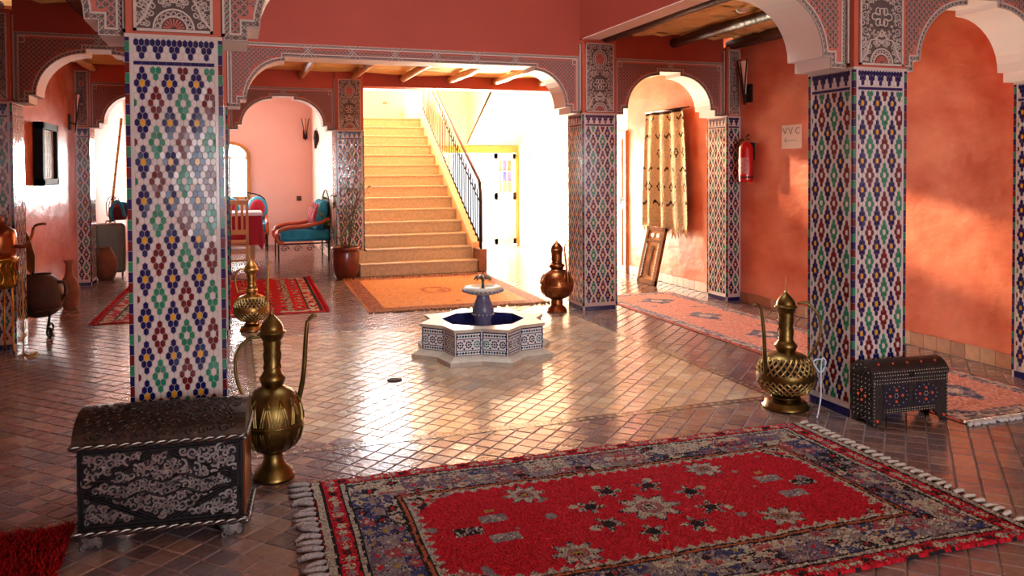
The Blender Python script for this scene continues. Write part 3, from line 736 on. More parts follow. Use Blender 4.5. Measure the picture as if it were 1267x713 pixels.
# ------------------------------------------------------------------ fountain
def fountain():
    t = thing('star_fountain', 'star-shaped mosaic fountain in the middle of the court', 'fountain', (1.95, 6.40, 0), math.radians(4))
    def star(R, z, q=0.80): return [((R if k % 2 == 0 else R*q)*math.cos(PI*k/8), (R if k % 2 == 0 else R*q)*math.sin(PI*k/8)) for k in range(16)]
    g = MB(); A, B = star(0.615, 0, 0.81), star(0.60, 0, 0.80)
    vs = [(x, y, 0.0) for x, y in A]+[(x, y, 0.035) for x, y in A]+[(x*0.9, y*0.9, 0.07) for x, y in B]
    fs = [(k, (k+1) % 16, (k+1) % 16+16, k+16) for k in range(16)]+[(k+16, (k+1) % 16+16, (k+1) % 16+32, k+32) for k in range(16)]+[tuple(range(32, 48))]
    g.add(vs, fs); g.build('plinth', MARBLE, t)
    S = star(0.53, 0)
    g = MB(); vs = [(x, y, 0.06) for x, y in S]+[(x, y, 0.25) for x, y in S]; g.add(vs, [(k, (k+1) % 16, (k+1) % 16+16, k+16) for k in range(16)]); g.build('basin_wall', mat('fountain_white_tile', (226, 226, 228), 0.15, coat=0.4), t)
    # mosaic on each of the sixteen faces
    CN, CWt, CK, CT = 0, 1, 2, 3
    mm = MB()
    for k in range(16):
        a, b = Vector((*S[k], 0)), Vector((*S[(k+1) % 16], 0)); u = (b-a).normalized(); L = (b-a).length; nrm = Vector((u.y, -u.x, 0))
        def quad(s0, s1, z0, z1, mi, e=0.003):
            P = [a+u*s0+nrm*e, a+u*s1+nrm*e, a+u*s1+nrm*e, a+u*s0+nrm*e]; Z = [z0, z0, z1, z1]
            mm.add([(p.x, p.y, z) for p, z in zip(P, Z)], [(0,1,2,3)], mi)
        def dia(s, z, r, mi, e=0.0045, n=4, rot=0):
            P = [(s+r*math.cos(rot+2*PI*q/n), z+r*math.sin(rot+2*PI*q/n)) for q in range(n)]
            mm.add([((a+u*p+nrm*e).x, (a+u*p+nrm*e).y, q) for p, q in P], [tuple(range(n))], mi)
        m0, m1 = 0.006, L-0.006
        for z0, z1 in ((0.066, 0.074), (0.106, 0.112), (0.196, 0.202), (0.238, 0.248)): quad(m0, m1, z0, z1, CN)
        quad(m0, m0+0.007, 0.066, 0.248, CN); quad(m1-0.007, m1, 0.066, 0.248, CN)
        nd = int((m1-m0)/0.022)
        for z in (0.090, 0.220):
            for q in range(nd):
                dia(m0+(q+0.5)*(m1-m0)/nd, z, 0.0105, (CN, CK, CT)[(q+k) % 3])
        nr = max(2, int((m1-m0)/0.062))
        for q in range(nr):
            s = m0+(q+0.5)*(m1-m0)/nr; mi = (CK, CN, CT)[(q*2+k) % 3]
            for p in range(8):
                an = 2*PI*p/8; dia(s+0.021*math.cos(an), 0.154+0.023*math.sin(an), 0.0088, mi)
            dia(s, 0.154, 0.008, CN if mi != CN else CK, n=6)
            dia(s+0.031, 0.185, 0.0095, CN); dia(s+0.031, 0.123, 0.0095, CN)
    mm.build('mosaic', [TN, TW, mat('tile_black', (24, 20, 24), 0.15, coat=0.4), mat('tile_teal', (30, 130, 130), 0.15, coat=0.4)], t, kind='stuff')
    # rim with octagonal opening
    g = MB(); R1 = star(0.548, 0); In = [(0.33*math.cos(PI*k/8), 0.33*math.sin(PI*k/8)) for k in range(16)]
    In = [(x/ max(abs(math.cos(PI*k/8-PI/4*round((PI*k/8)/(PI/4)))), .1)*0.96, y/max(abs(math.cos(PI*k/8-PI/4*round((PI*k/8)/(PI/4)))), .1)*0.96) for k, (x, y) in enumerate(In)]
    vs = [(x, y, 0.25) for x, y in R1]+[(x, y, 0.275) for x, y in R1]+[(x, y, 0.275) for x, y in In]+[(x, y, 0.12) for x, y in In]
    fs = []
    for k in range(16):
        n = (k+1) % 16; fs += [(k, n, n+16, k+16), (k+16, n+16, n+32, k+32)]
    g.add(vs, fs, 0); g.add(vs, [(k+32, (k+1) % 16+32, (k+1) % 16+48, k+48) for k in range(16)], 1)
    g.add([(0.36*math.cos(PI*k/8), 0.36*math.sin(PI*k/8), 0.16) for k in range(16)], [tuple(range(16))], 1)
    g.build('rim', [MARBLE, WATER_B], t)
    g = MB(); g.lathe([(0.075, 0.14), (0.085, 0.17), (0.075, 0.22), (0.066, 0.26), (0.078, 0.29), (0.09, 0.33), (0.088, 0.36), (0.075, 0.40), (0.058, 0.44), (0.052, 0.47), (0.055, 0.485)], 24); g.build('baluster', FBLUE, t)
    g = MB()
    for k in range(16): a = 2*PI*k/16; g.ball((0.088*math.cos(a), 0.088*math.sin(a), 0.315), 0.009, 6, 0)
    g.build('white_beads', MARBLE, t, kind='stuff')
    g = MB(); g.lathe([(0.05, 0.48), (0.12, 0.485), (0.15, 0.495), (0.165, 0.51), (0.165, 0.525), (0.15, 0.54), (0.12, 0.545), (0.10, 0.535), (0.02, 0.53)], 28); bw = g.build('upper_bowl', MARBLE, t)
    g = MB()
    for k in range(28): a = 2*PI*k/28; g.ball((0.164*math.cos(a), 0.164*math.sin(a), 0.512), 0.011, 6, 0)
    g.build('rim_studs', FBLUE, bw, kind='stuff')
    sp = MB(); sp.tube([(0, 0, 0.53), (0, 0, 0.60)], 0.013, 8); s_ = sp.build('palm_spout', mat('pewter', (128, 112, 96), 0.4, 0.7), t)
    for k in range(7):
        a = 2*PI*k/7; g = MB(); L = 0.075
        pts = [(L*q/5*math.cos(a), L*q/5*math.sin(a), 0.60+0.03*math.sin(PI*q/5*0.8)-0.022*(q/5)**2) for q in range(6)]
        g.tube(pts, [0.006, 0.014, 0.019, 0.018, 0.012, 0.003], 5); g.build('frond', mat('pewter', (128, 112, 96), 0.4, 0.7), s_)
fountain()

# ------------------------------------------------------------------ ewers
def ewer(label, loc, rz, M, S, pierced, spout, handle, rb=0.10, rw=0.045, R=0.147, zb=0.125, zt=0.46, rn=0.041, zn=0.53, zl=0.68, rl=0.058, ztop=0.83):
    t = thing('ewer', label, 'ewer', loc, rz, 'brass ewers standing around the court')
    g = MB(); g.lathe([(0.001, 0.0), (rb, 0.0), (rb*1.02, 0.012), (rb*0.93, 0.022), (rb*0.9, 0.04), (rb*0.62, 0.065), (rw*1.02, zb-0.03), (rw, zb)], 28); g.build('foot', M, t)
    zm = (zb+zt)/2-0.01; n = 12; prof = []
    for k in range(n+1):
        a = -PI/2+PI*k/n; z = zm+(zm-zb if a < 0 else zt-zm)*math.sin(a); r = max(rw*0.95 if a < 0 else rn*1.15, R*math.cos(a)**0.75 if math.cos(a) > 0 else 0)
        prof.append((r, z))
    g = MB()
    if pierced: g.lathe([(r*0.93, z) for r, z in prof], 28, mi=1)
    else: g.lathe(prof, 36)
    body = g.build('body', [M, HOLE_SHADE], t)
    def rad(z):
        for (r0, z0), (r1, z1) in zip(prof, prof[1:]):
            if z0 <= z <= z1: return r0+(r1-r0)*(z-z0)/max(z1-z0, 1e-6)
        return prof[-1][0]
    if pierced:
        g = MB(); H = zt-zb
        for za, zc_, nn in ((zb+0.10*H, zb+0.40*H, 26), (zb+0.54*H, zb+0.88*H, 26)):
            for sg in (-1, 1):
                for k in range(nn):
                    a0 = 2*PI*k/nn; pts = []
                    for q in range(7):
                        z = za+(zc_-za)*q/6; a = a0+sg*2*PI/nn*2.0*q/6; r = rad(z)*0.995; pts.append((r*math.cos(a), r*math.sin(a), z))
                    g.tube(pts, 0.0062, 4, 0, False)
        g.build('fretwork', mat('fretwork_'+M.name, (176, 142, 86), 0.45, 0.85, var=0.3, vscale=20), body, kind='stuff')
        g = MB()
        for f0, f1 in ((0.0, 0.11), (0.39, 0.55), (0.87, 1.0)):
            pr = [(rad(zb+H*(f0+(f1-f0)*q/5))*1.0+0.001, zb+H*(f0+(f1-f0)*q/5)) for q in range(6)]; g.lathe(pr, 32)
        g.build('band', M, body)
    else:
        g = MB(); zz = zm-0.005
        g.lathe([(rad(zz)-0.004, zz-0.006), (rad(zz)+0.004, zz-0.003), (rad(zz)+0.004, zz+0.003), (rad(zz)-0.004, zz+0.006)], 36)
        for sg, z0, z1 in ((1, zz+0.012, zt-0.05), (-1, zz-0.02, zb+0.03)):
            for k in range(12):
                for wd in (0.20, 0.12):
                    pts = []
                    for q in range(13):
                        f = q/12; tt = abs(2*f-1); z = z0+(z1-z0)*(1-tt**1.6)*(1 if wd > .15 else .7); a = 2*PI*(k+0.5)/12+wd*(2*f-1)
                        r = rad(z)+0.001; pts.append((r*math.cos(a), r*math.sin(a), z))
                    g.tube(pts, 0.0036, 4, 0, False)
        g.build('engraving', M, body, kind='stuff')
    zc2 = zt+0.02
    g = MB(); g.lathe([(rn*1.1, zt-0.015), (rn*1.45, zc2), (rn*1.55, zc2+0.015), (rn*1.2, zc2+0.035), (rn, zn), (rn*0.96, (zn+zl)/2), (rn*1.05, zl)], 24)
    neck = g.build('neck', M, t)
    g = MB()
    for sg in (-1, 1):
        for k in range(4):
            a0 = 2*PI*k/4; g.tube([((rn+0.001)*math.cos(a0+sg*q*0.35), (rn+0.001)*math.sin(a0+sg*q*0.35), zn+0.01+(zl-zn-0.02)*q/9) for q in range(10)], 0.0028, 4, 0, False)
    g.build('neck_ornament', M, neck, kind='stuff')
    g = MB(); g.lathe([(rn, zl-0.005), (rl*0.95, zl+0.015), (rl, zl+0.03), (rl*1.18, zl+0.036), (rl*1.18, zl+0.041), (rl*0.98, zl+0.045), (rl*0.97, zl+0.06), (rl*0.82, zl+0.082), (rl*0.5, zl+0.105), (rl*0.24, zl+0.12), (0.009, zl+0.13)], 24)
    lid = g.build('lid', M, t)
    g = MB(); zf = zl+0.12; g.lathe([(0.008, zf), (0.012, zf+0.008), (0.006, zf+0.014), (0.009, zf+0.021), (0.004, zf+0.028), (0.002, ztop+0.02)], 10); g.build('finial', M, lid)
    g = MB(); n = len(spout); g.tube(smooth_path(spout), None or [0.014-0.006*k/39 for k in range(40)], 8); g.build('spout', M, t)
    g = MB(); g.tube(smooth_path(handle), 0.0085, 8); g.build('handle', M, t)
    return t
def smooth_path(pts, n=40):
    P = [Vector(p) for p in pts]; P = [P[0]*2-P[1]]+P+[P[-1]*2-P[-2]]; out = []; m_ = len(P)-3
    for k in range(n):
        f = m_*k/(n-1); i = min(int(f), m_-1); u = f-i; a, b, c, d = P[i:i+4]
        out.append(0.5*((2*b)+(c-a)*u+(2*a-5*b+4*c-d)*u*u+(3*b-a-3*c+d)*u**3))
    return out
ewer('aged brass ewer with engraved petals, beside the silver chest', (0.170, 4.10, 0), 0, BRASS_D, 1, False,
     [(0.12, 0.07, 0.33), (0.142, 0.06, 0.42), (0.155, 0.05, 0.52), (0.165, 0.04, 0.68), (0.175, 0.035, 0.755), (0.205, 0.03, 0.785), (0.215, 0.03, 0.775)],
     [(-0.055, 0, 0.70), (-0.10, 0, 0.695), (-0.15, 0, 0.65), (-0.172, 0, 0.57), (-0.16, 0, 0.48), (-0.125, 0, 0.395)])
ewer('pierced brass ewer with latticed body beside the studded chest', (3.275, 4.22, 0), 0, BRASS_D, 1, True,
     [(-0.17, -0.03, 0.23), (-0.185, -0.04, 0.33), (-0.20, -0.05, 0.48), (-0.215, -0.05, 0.60), (-0.235, -0.05, 0.665), (-0.262, -0.05, 0.675), (-0.27, -0.05, 0.665)],
     [(0.06, -0.03, 0.66), (0.11, -0.06, 0.66), (0.165, -0.09, 0.60), (0.185, -0.1, 0.50), (0.16, -0.09, 0.40), (0.12, -0.06, 0.31)],
     rb=0.142, rw=0.088, R=0.178, zb=0.075, zt=0.36, rn=0.046, zn=0.43, zl=0.60, rl=0.060, ztop=0.81)
ewer('smooth copper-toned ewer at the back, beside the right rear pillar', (3.245, 7.95, 0), 0, mat('reddish_brass', (150, 92, 54), 0.3, 1.0, var=0.3, vscale=18), 1, False,
     [(0.05, -0.165, 0.27), (0.05, -0.185, 0.36), (0.04, -0.17, 0.5), (0.03, -0.15, 0.64), (0.03, -0.16, 0.72), (0.03, -0.18, 0.73)],
     [(0.03, 0.05, 0.67), (0.03, 0.10, 0.66), (0.02, 0.16, 0.58), (0.02, 0.17, 0.48), (0.02, 0.14, 0.40)],
     rb=0.108, rw=0.062, R=0.178, zb=0.13, zt=0.46, rn=0.056, zn=0.50, zl=0.62, rl=0.068, ztop=0.80)
ewer('pierced golden ewer in front of the patterned red rug', (0.15, 8.03, 0), 0, BRASS, 1, True,
     [(0.13, -0.06, 0.25), (0.145, -0.07, 0.35), (0.15, -0.07, 0.50), (0.155, -0.07, 0.62), (0.175, -0.07, 0.66), (0.19, -0.07, 0.65)],
     [(-0.05, 0, 0.58), (-0.10, 0, 0.585), (-0.135, 0, 0.53), (-0.14, 0, 0.45), (-0.12, 0, 0.36)],
     rb=0.11, rw=0.055, R=0.162, zb=0.08, zt=0.35, rn=0.038, zn=0.40, zl=0.54, rl=0.06, ztop=0.74)

# ------------------------------------------------------------------ silver chest
def rope(mb, a, b, r, n=40, mi=0):
    a, b = Vector(a), Vector(b); d = (b-a).normalized(); x = d.cross(Vector((0,0,1))).normalized() if abs(d.z) < 0.9 else Vector((1,0,0)); y = x.cross(d); L = (b-a).length
    for ph in (0, PI):
        K = max(8, int(L/r/1.2)); mb.tube([a+d*L*k/K+(x*math.cos(ph+k*1.1)+y*math.sin(ph+k*1.1))*r*0.55 for k in range(K+1)], r*0.62, 5, mi)
def silver_chest():
    t = thing('embossed_chest', 'dark silver embossed chest with a barrel lid, in front of the left pillar', 'chest', (-0.288, 3.53, 0), math.radians(-5.6))
    W, D, z0, z1 = 0.315, 0.31, 0.065, 0.405
    g = MB(); g.box(-W, W, 0, D, z0, z1); body = g.build('body', SILVER_D, t, bevel=0.004)
    # lid
    n = 14; prof = [(-0.018+0.0, z1+0.012)]+[(D/2-0.0-(D/2+0.012)*math.cos(PI*(0.06+0.88*k/n)), z1+0.02+0.105*math.sin(PI*(0.06+0.88*k/n))) for k in range(n+1)]+[(D+0.012, z1+0.012)]
    g = MB(); g.prism(prof, -W-0.014, W+0.010, axis='x'); lid = g.build('lid', mat('brown_metal_lid', (74, 56, 48), 0.42, 0.7, var=0.5, vscale=20), t)
    g = MB(); rope(g, (-W-0.022, -0.02, z1+0.01), (W+0.016, -0.02, z1+0.01), 0.013); rope(g, (W+0.012, -0.02, z1+0.01), (W+0.012, D, z1+0.01), 0.011); lid_r = g.build('rope_moulding', mat('rope_silver', (132, 124, 120), 0.4, 1.0, var=0.5, vscale=30), lid)
    g = MB(); rope(g, (-W-0.022, -0.012, z0), (W+0.02, -0.012, z0), 0.013); rope(g, (W+0.016, -0.01, z0), (W+0.016, D, z0), 0.011); g.build('rope_moulding', mat('rope_silver', (132, 124, 120), 0.4, 1.0), t)
    for sx in (-1, 1):
        for y in (0.0, D-0.09):
            x0 = sx*W-(0.10 if sx > 0 else 0)
            g = MB(); g.prism([(x0+(0.0 if sx < 0 else -0.01), z0), (x0+0.10+(0.01 if sx < 0 else 0), z0), (x0+(0.075 if sx < 0 else 0.095), 0.0), (x0+(0.005 if sx < 0 else 0.03), 0.0)], y-0.004, y+0.09)
            f = g.build('foot', mat('dull_silver', (96, 92, 92), 0.42, 0.9, var=0.4, vscale=30), t)
            if y == 0:
                g = MB(); rnd = random.Random(5)
                for k in range(20): scroll(g, x0+0.015+rnd.random()*0.07, 0.012+rnd.random()*0.042, 0.013, 1.1, rnd.random()*6, rnd.choice((-1, 1)), -0.007, 0.005)
                g.build('relief', SILVER, f, kind='stuff')
    # frame strips and lozenge bars of the front
    g = MB(); y = -0.006
    def bar(a, b, r=0.008, off=(0,)):
        for o in off: g.tube([(a[0], y, a[1]+o), (b[0], y, b[1]+o)], r, 4, 0, False, flat=(0, 1, 0))
    for o in (0.008, 0.024):
        bar((-W+o, z0+0.015), (-W+o, z1), 0.005); bar((W-o, z0+0.015), (W-o, z1), 0.005); bar((-W, z1-o+0.003), (W, z1-o+0.003), 0.005); bar((-W, z0+o+0.008), (W, z0+o+0.008), 0.005)
    zm = (z0+z1)/2
    for sx in (-1, 1):
        for sz in (-1, 1): bar((sx*(W-0.03), zm+sz*0.012), (sx*0.03, zm+sz*0.135), 0.0045, (-0.012, 0, 0.012))
    g.build('front_strapwork', SILVER_D, body)
    # embossed scrolls
    g = MB(); rnd = random.Random(11); used = []; tries = 0
    def on_bar(x, z):
        ax = abs(x); zt_ = 0.012+(0.135-0.012)*((W-0.03)-ax)/(W-0.06); return abs(abs(z-zm)-zt_) < 0.023
    while tries < 6000 and len(used) < 460:
        tries += 1; r = rnd.choice((0.022, 0.017, 0.012)); x = rnd.uniform(-W+0.035, W-0.035); z = rnd.uniform(z0+0.045, z1-0.032)
        if on_bar(x, z) or any((x-a)**2+(z-b)**2 < (0.62*(c+r))**2 for a, b, c in used): continue
        used.append((x, z, r)); scroll(g, x, z, r, rnd.choice((0.9, 1.3)), rnd.random()*6.3, rnd.choice((-1, 1)), -0.005, 0.0072 if r > 0.015 else 0.0055)
    g.build('embossed_relief', SILVER, body, kind='stuff', label='bright worn silver scrollwork')
    g = MB()   # wavy central band
    for o in (-0.03, 0.03): g.tube([(-W+0.05+(2*W-0.1)*k/24, -0.007, zm+o+0.012*math.sin(k*0.9)) for k in range(25)], 0.006, 5)
    g.build('wavy_band', SILVER_D, body)
    # low relief on the lid
    g = MB(); used = []; tries = 0
    while tries < 3000 and len(used) < 150:
        tries += 1; r = rnd.choice((0.024, 0.018)); x = rnd.uniform(-W+0.03, W-0.03); a = rnd.uniform(0.16, 1.7)
        if any((x-p)**2+((a-q)*0.16)**2 < (0.8*(c+r))**2 for p, q, c in used): continue
        used.append((x, a, r)); pts = []
        a0 = rnd.random()*6.3; sg = rnd.choice((-1, 1))
        for k in range(12):
            tt = k/11; aa = a0+sg*7*tt; rr = r*(1-0.8*tt); th = a+rr*math.sin(aa)/0.16
            pts.append((x+rr*math.cos(aa), D/2-(D/2+0.013)*math.cos(th), z1+0.021+0.105*math.sin(th)))
        g.tube(pts, 0.0038, 4, 0, False)
    g.build('lid_relief', mat('brown_metal_lid', (74, 56, 48), 0.42, 0.7), lid, kind='stuff')
    g = MB(); g.box(W, W+0.006, 0, D, z0+0.02, z1); g.build('copper_edge', COPPER, body)
silver_chest()

# ------------------------------------------------------------------ studded chest
def studded_chest():
    t = thing('studded_chest', 'small dark chest dotted with pearl studs and orange inlay, at the right pillar', 'chest', (3.745, 3.69, 0), math.radians(-3.3))
    W, D, z0, z1 = 0.265, 0.185, 0.075, 0.285
    g = MB(); g.prism([(-W, 0), (-W+0.035, 0), (-W+0.10, z0), (W-0.10, z0), (W-0.035, 0), (W, 0), (W, z1), (-W, z1)], 0, 0.02)
    g.build('front_board', CHESTW, t)
    g = MB(); g.prism([(-W, 0), (-W+0.035, 0), (-W+0.10, z0), (W-0.10, z0), (W-0.035, 0), (W, 0), (W, z1), (-W, z1)], D-0.02, D); g.build('back_board', CHESTW, t)
    for x in (-W, W-0.02):
        g = MB(); g.prism([(0.02, 0), (0.04, 0), (0.075, z0-0.01), (D-0.075, z0-0.01), (D-0.04, 0), (D-0.02, 0), (D-0.02, z1), (0.02, z1)], x, x+0.02, axis='x'); g.build('side_board', CHESTW, t)
    g = MB(); g.box(-W+0.02, W-0.02, 0.02, D-0.02, z0, z0+0.01); g.build('bottom_board', CHESTW, t)
    n = 12; prof = [(-0.004, z1+0.003), (-0.004, z1+0.02)]+[(D/2-(D/2+0.004)*math.cos(PI*(0.1+0.8*k/n)), z1+0.0+0.085*math.sin(PI*(0.1+0.8*k/n))) for k in range(n+1)]+[(D+0.004, z1+0.02), (D+0.004, z1+0.003)]
    g = MB(); g.prism(prof, -W-0.006, W+0.006, axis='x'); lid = g.build('lid', CHESTW, t)
    for cx in (-0.105, 0.105):
        g = MB(); g.box(cx-0.088, cx+0.088, -0.003, 0.001, z0+0.03, z1-0.045); g.build('panel', CHESTN, t)
    g = MB(); s = MB()
    def stud(x, z, r=0.0032, y=-0.003): g.ball((x, y, z), r, 6)
    for k in range(30):
        x = -W+0.012+k*(2*W-0.024)/29
        stud(x, z1-0.012); stud(x, z1-0.032); stud(x, z1+0.012, y=-0.006); stud(x, z1+0.03, y=0.0)
        if abs(x) < W-0.09: stud(x, z0+0.008); stud(x, z0+0.022)
    for k in range(13):
        z = 0.02+k*0.02
        for x in (-W+0.008, W-0.008): stud(x, z)
    for cx in (-0.105, 0.105):
        for k in range(14):
            a = 2*PI*k/14; stud(cx+0.078*math.cos(a), (z0+z1)/2-0.005+0.055*math.sin(a), 0.003, -0.005)
        for k in range(6): a = 2*PI*k/6; stud(cx+0.013*math.cos(a), (z0+z1)/2-0.005+0.013*math.sin(a), 0.0035, -0.005)
        for dx, dz in ((0, 0.034), (0, -0.034), (0.044, 0), (-0.044, 0)):
            s.ball((cx+dx, -0.003, (z0+z1)/2-0.005+dz), 0.0095, 8, sz=1.0)
    s.ball((-W+0.03, -0.001, 0.035), 0.011, 8); s.ball((W-0.03, -0.001, 0.035), 0.011, 8)
    for k in range(9):     # left end
        for q in range(5): g.ball((-W-0.001, 0.03+q*0.032, 0.05+k*0.028), 0.003, 6)
    for k in range(5): a = PI*(0.15+0.7*k/4); g.ball((-W-0.007, D/2-0.07*math.cos(a), z1+0.065*math.sin(a)), 0.0035, 6)
    for dy, dz in ((0, 0.03), (0, -0.03), (0.03, 0), (-0.03, 0)): s.ball((-W-0.001, D/2+dy, 0.17+dz), 0.009, 8)
    for k in range(5): s.ball((-0.2+k*0.1, D/2-0.06, z1+0.072), 0.008, 8)
    g.build('pearl_studs', PEARL, t, kind='stuff'); s.build('inlay', INLAY, t, kind='stuff')
    g = MB(); g.lathe([(0.001, 0), (0.016, 0.0), (0.016, 0.006), (0.001, 0.006)], 14); g.build('lock_boss', BLACK, lid, (0, -0.006, z1+0.012), (PI/2, 0, 0))
studded_chest()

# ------------------------------------------------------------------ rugs
def vnoise(x, y, s=1.0, seed=0): return mnoise.noise(Vector((x*s, y*s, seed*7.3)))
def rug(name, label, cx, cy, W, H, cell, paint, M, thick=0.014, pile=0.004, rz=0.0, wob=0.006):
    t = thing(name, label, 'rug', (cx, cy, 0), rz); g = MB(); nx, ny = int(W/cell), int(H/cell); rnd = random.Random(3)
    vs = []
    for j in range(ny+1):
        for i in range(nx+1):
            u, v = W*i/nx, H*j/ny; e = i in (0, nx) or j in (0, ny)
            ox = wob*vnoise(u, v, 2.5, 1); oy = wob*vnoise(u, v, 2.5, 2)
            z = 0.004 if e else thick+pile*(rnd.random()-0.5)+0.4*pile*vnoise(u, v, 6, 3)
            vs.append((u-W/2+ox, v-H/2+oy, z))
    o = len(g.v); g.v += vs
    for j in range(ny):
        for i in range(nx):
            c = paint((i+0.5)*W/nx, (j+0.5)*H/ny, W, H, rnd); k = rnd.uniform(0.78, 1.15)
            a = j*(nx+1)+i; g.f.append((a, a+1, a+nx+2, a+nx+1)); g.m.append(0); g.sm.append(False); g.c.append(tuple(q*k for q in c))
    g.build('pile', M, t); return t
def hsh(*a): return random.Random(str(a)).random()
RED, DRED = srgb(200, 30, 46), srgb(164, 20, 36); CRM = srgb(192, 178, 156); BLK = srgb(44, 36, 38); NVY = srgb(66, 70, 112); GRY = srgb(144, 130, 132); PUR = srgb(120, 96, 114); ORG = srgb(178, 92, 60); OCH = srgb(176, 140, 70); DUST = srgb(168, 74, 80)
FL = [(1.236, 3.447), (2.189, 3.451), (1.248, 2.844), (2.206, 2.861)]
BX0, BX1, BY0, BY1 = 0.315, 3.115, 2.392, 3.925
def flower(du, dv, R, rnd):
    r = math.hypot(du, dv*1.05); a = math.atan2(dv, du); lim = R*(0.62+0.38*math.cos(4*a)**2)
    if r > lim: return None
    if r < R*0.22: return OCH if rnd.random() < .6 else BLK
    if r < R*0.42: return DUST if rnd.random() < .5 else GRY
    if r > lim*0.86: return BLK if rnd.random() < .45 else GRY
    return CRM if rnd.random() < .82 else GRY
def paint_big(u, v, W, H, rnd):
    x, y = BX0+u, BY0+v
    jt = 0.006*vnoise(u, v, 30, 5)
    du, dv = min(u, W-u), min(v, H-v)+0.055
    if du < dv: d, s = du, v
    else: d, s = dv, u
    d += jt; s += jt
    if d < 0.012: return BLK if rnd.random() < .6 else DRED
    if d < 0.045: return CRM if rnd.random() < .75 else GRY
    if d < 0.058: return BLK
    if d < 0.128:
        k = int(s/0.06); a, b = s-(k+0.5)*0.06, d-0.093
        if abs(a)+abs(b)*0.8 < 0.03 and not (abs(a) < 0.006 and abs(b) > .012): return [CRM, CRM, BLK, CRM, GRY][k % 5] if rnd.random() < .8 else DRED
        return RED if rnd.random() < .8 else DRED
    if d < 0.138: return BLK
    if d < 0.156: return CRM if (s*60) % 2 < 1.4 else GRY
    if d < 0.166: return BLK
    if d < 0.355:
        n = 6; i, j = int(s/0.105), int((d-0.166)/0.064)
        a = (s/0.105) % 1-0.5; b = ((d-0.166)/0.064) % 1-0.5
        f = hsh(i//2, j//2, du < dv, u < W/2, v < H/2); pal = [NVY, GRY, BLK, PUR, DUST, GRY, CRM, CRM]
        c0 = pal[int(f*8)]; f2 = hsh(i, j, 3, du < dv, u < W/2, v < H/2); c1 = pal[int(f2*8)]
        m_ = abs(a)+abs(b) < 0.42
        if abs(a) < 0.1 and abs(b) < 0.12: return [OCH, RED, CRM, DUST][int(f2*4)]
        if vnoise(u, v, 26, 9) > 0.22: return c1
        if rnd.random() < .25: return pal[rnd.randrange(8)]
        return c1 if m_ else c0
    if d < 0.366: return BLK
    if d < 0.380: return ORG
    if d < 0.390: return BLK
    tri = abs((s/0.06) % 1-0.5)*2
    if d < 0.398+0.034*tri: return CRM if rnd.random() < .7 else GRY
    # field ornaments
    for fx, fy in FL:
        c = flower(x-fx, y-fy, 0.105, rnd)
        if c: return c
    mx, my = x-1.72, y-3.135; r = math.hypot(mx, my*1.1); a = math.atan2(my, mx)
    c = flower(mx, my, 0.15, rnd)
    if c: return CRM if c == OCH else c
    for k in range(8):
        an = PI/8+PI/4*k; px, py = 0.27*math.cos(an), 0.235*math.sin(an); q = math.hypot(mx-px, my-py)
        if q < 0.065*(0.75+0.35*math.sin(5*math.atan2(my-py, mx-px)+k)): return BLK if q < 0.03 or rnd.random() < .35 else (CRM if rnd.random() < .45 else GRY)
        px, py = 0.35*math.cos(an), 0.30*math.sin(an)
        if math.hypot(mx-px, my-py) < 0.022: return CRM
    for sx in (-1, 1):
        for (bx, by, cc) in ((0.693, 0.11, GRY), (0.824, 0.026, BLK), (0.69, -0.076, GRY), (0.69, 0.19, OCH)):
            ww, hh = (0.062, 0.036) if cc != OCH else (0.02, 0.015)
            if abs(mx+bx*sx) < ww and abs(my-by) < hh:
                if cc == OCH: return OCH
                return (cc if abs((mx+bx*sx)-(my-by)*1.5) > 0.01 else PUR) if rnd.random() < .75 else CRM
    # corner pieces of the field
    ex, ey = min(du, 9)-0.39, (min(v, H-v)+0.055)-0.39
    if ex+ey < 0.21 and vnoise(u, v, 17, 4) > -0.05: return BLK if vnoise(u, v, 30, 6) > 0.1 else (CRM if rnd.random() < .5 else DUST)
    if vnoise(u, v, 9, 12) > 0.62: return GRY
    return RED if rnd.random() < .85 else DRED
big = rug('patterned_rug', 'large red rug with navy and cream border spread in the foreground', (BX0+BX1)/2, (BY0+BY1)/2, BX1-BX0, BY1-BY0, 0.0072, paint_big, RUGM, 0.016, 0.006, math.radians(-0.6), 0.012)
def tassels(t, W, H, n, L, M, r=0.011, sides=(-1, 1), axis='x', seed=1):
    rnd = random.Random(seed); ms = []
    for k in range(5):
        g = MB(); b1, b2 = rnd.uniform(-.02, .02), rnd.uniform(-.03, .03)
        g.tube([(0.0, 0, 0.010), (L*0.3, b1*0.3, 0.014), (L*0.7, b1, 0.012), (L, b2, 0.007)], [r*0.7, r, r*1.05, r*0.75], 6); ms.append(g.mesh('tassel', [M]))
    for s in sides:
        for k in range(n):
            p = -0.5+(k+0.5)/n
            if axis == 'x': link('tassel', ms[rnd.randrange(5)], t, (s*(W/2-0.004), p*H, 0), (0, 0, (0 if s > 0 else PI)+rnd.gauss(0, 0.16)))
            else: link('tassel', ms[rnd.randrange(5)], t, (p*W, s*(H/2-0.004), 0), (0, 0, s*PI/2+rnd.gauss(0, 0.16)))
tassels(big, BX1-BX0, BY1-BY0, 27, 0.10, FRINGE, 0.013, (-1,))
tassels(big, BX1-BX0, BY1-BY0, 30, 0.075, mat('cream_fringe', (196, 184, 172), 0.95, var=0.35, vscale=60, spec=0.1), 0.011, (1,), 'x', 12)

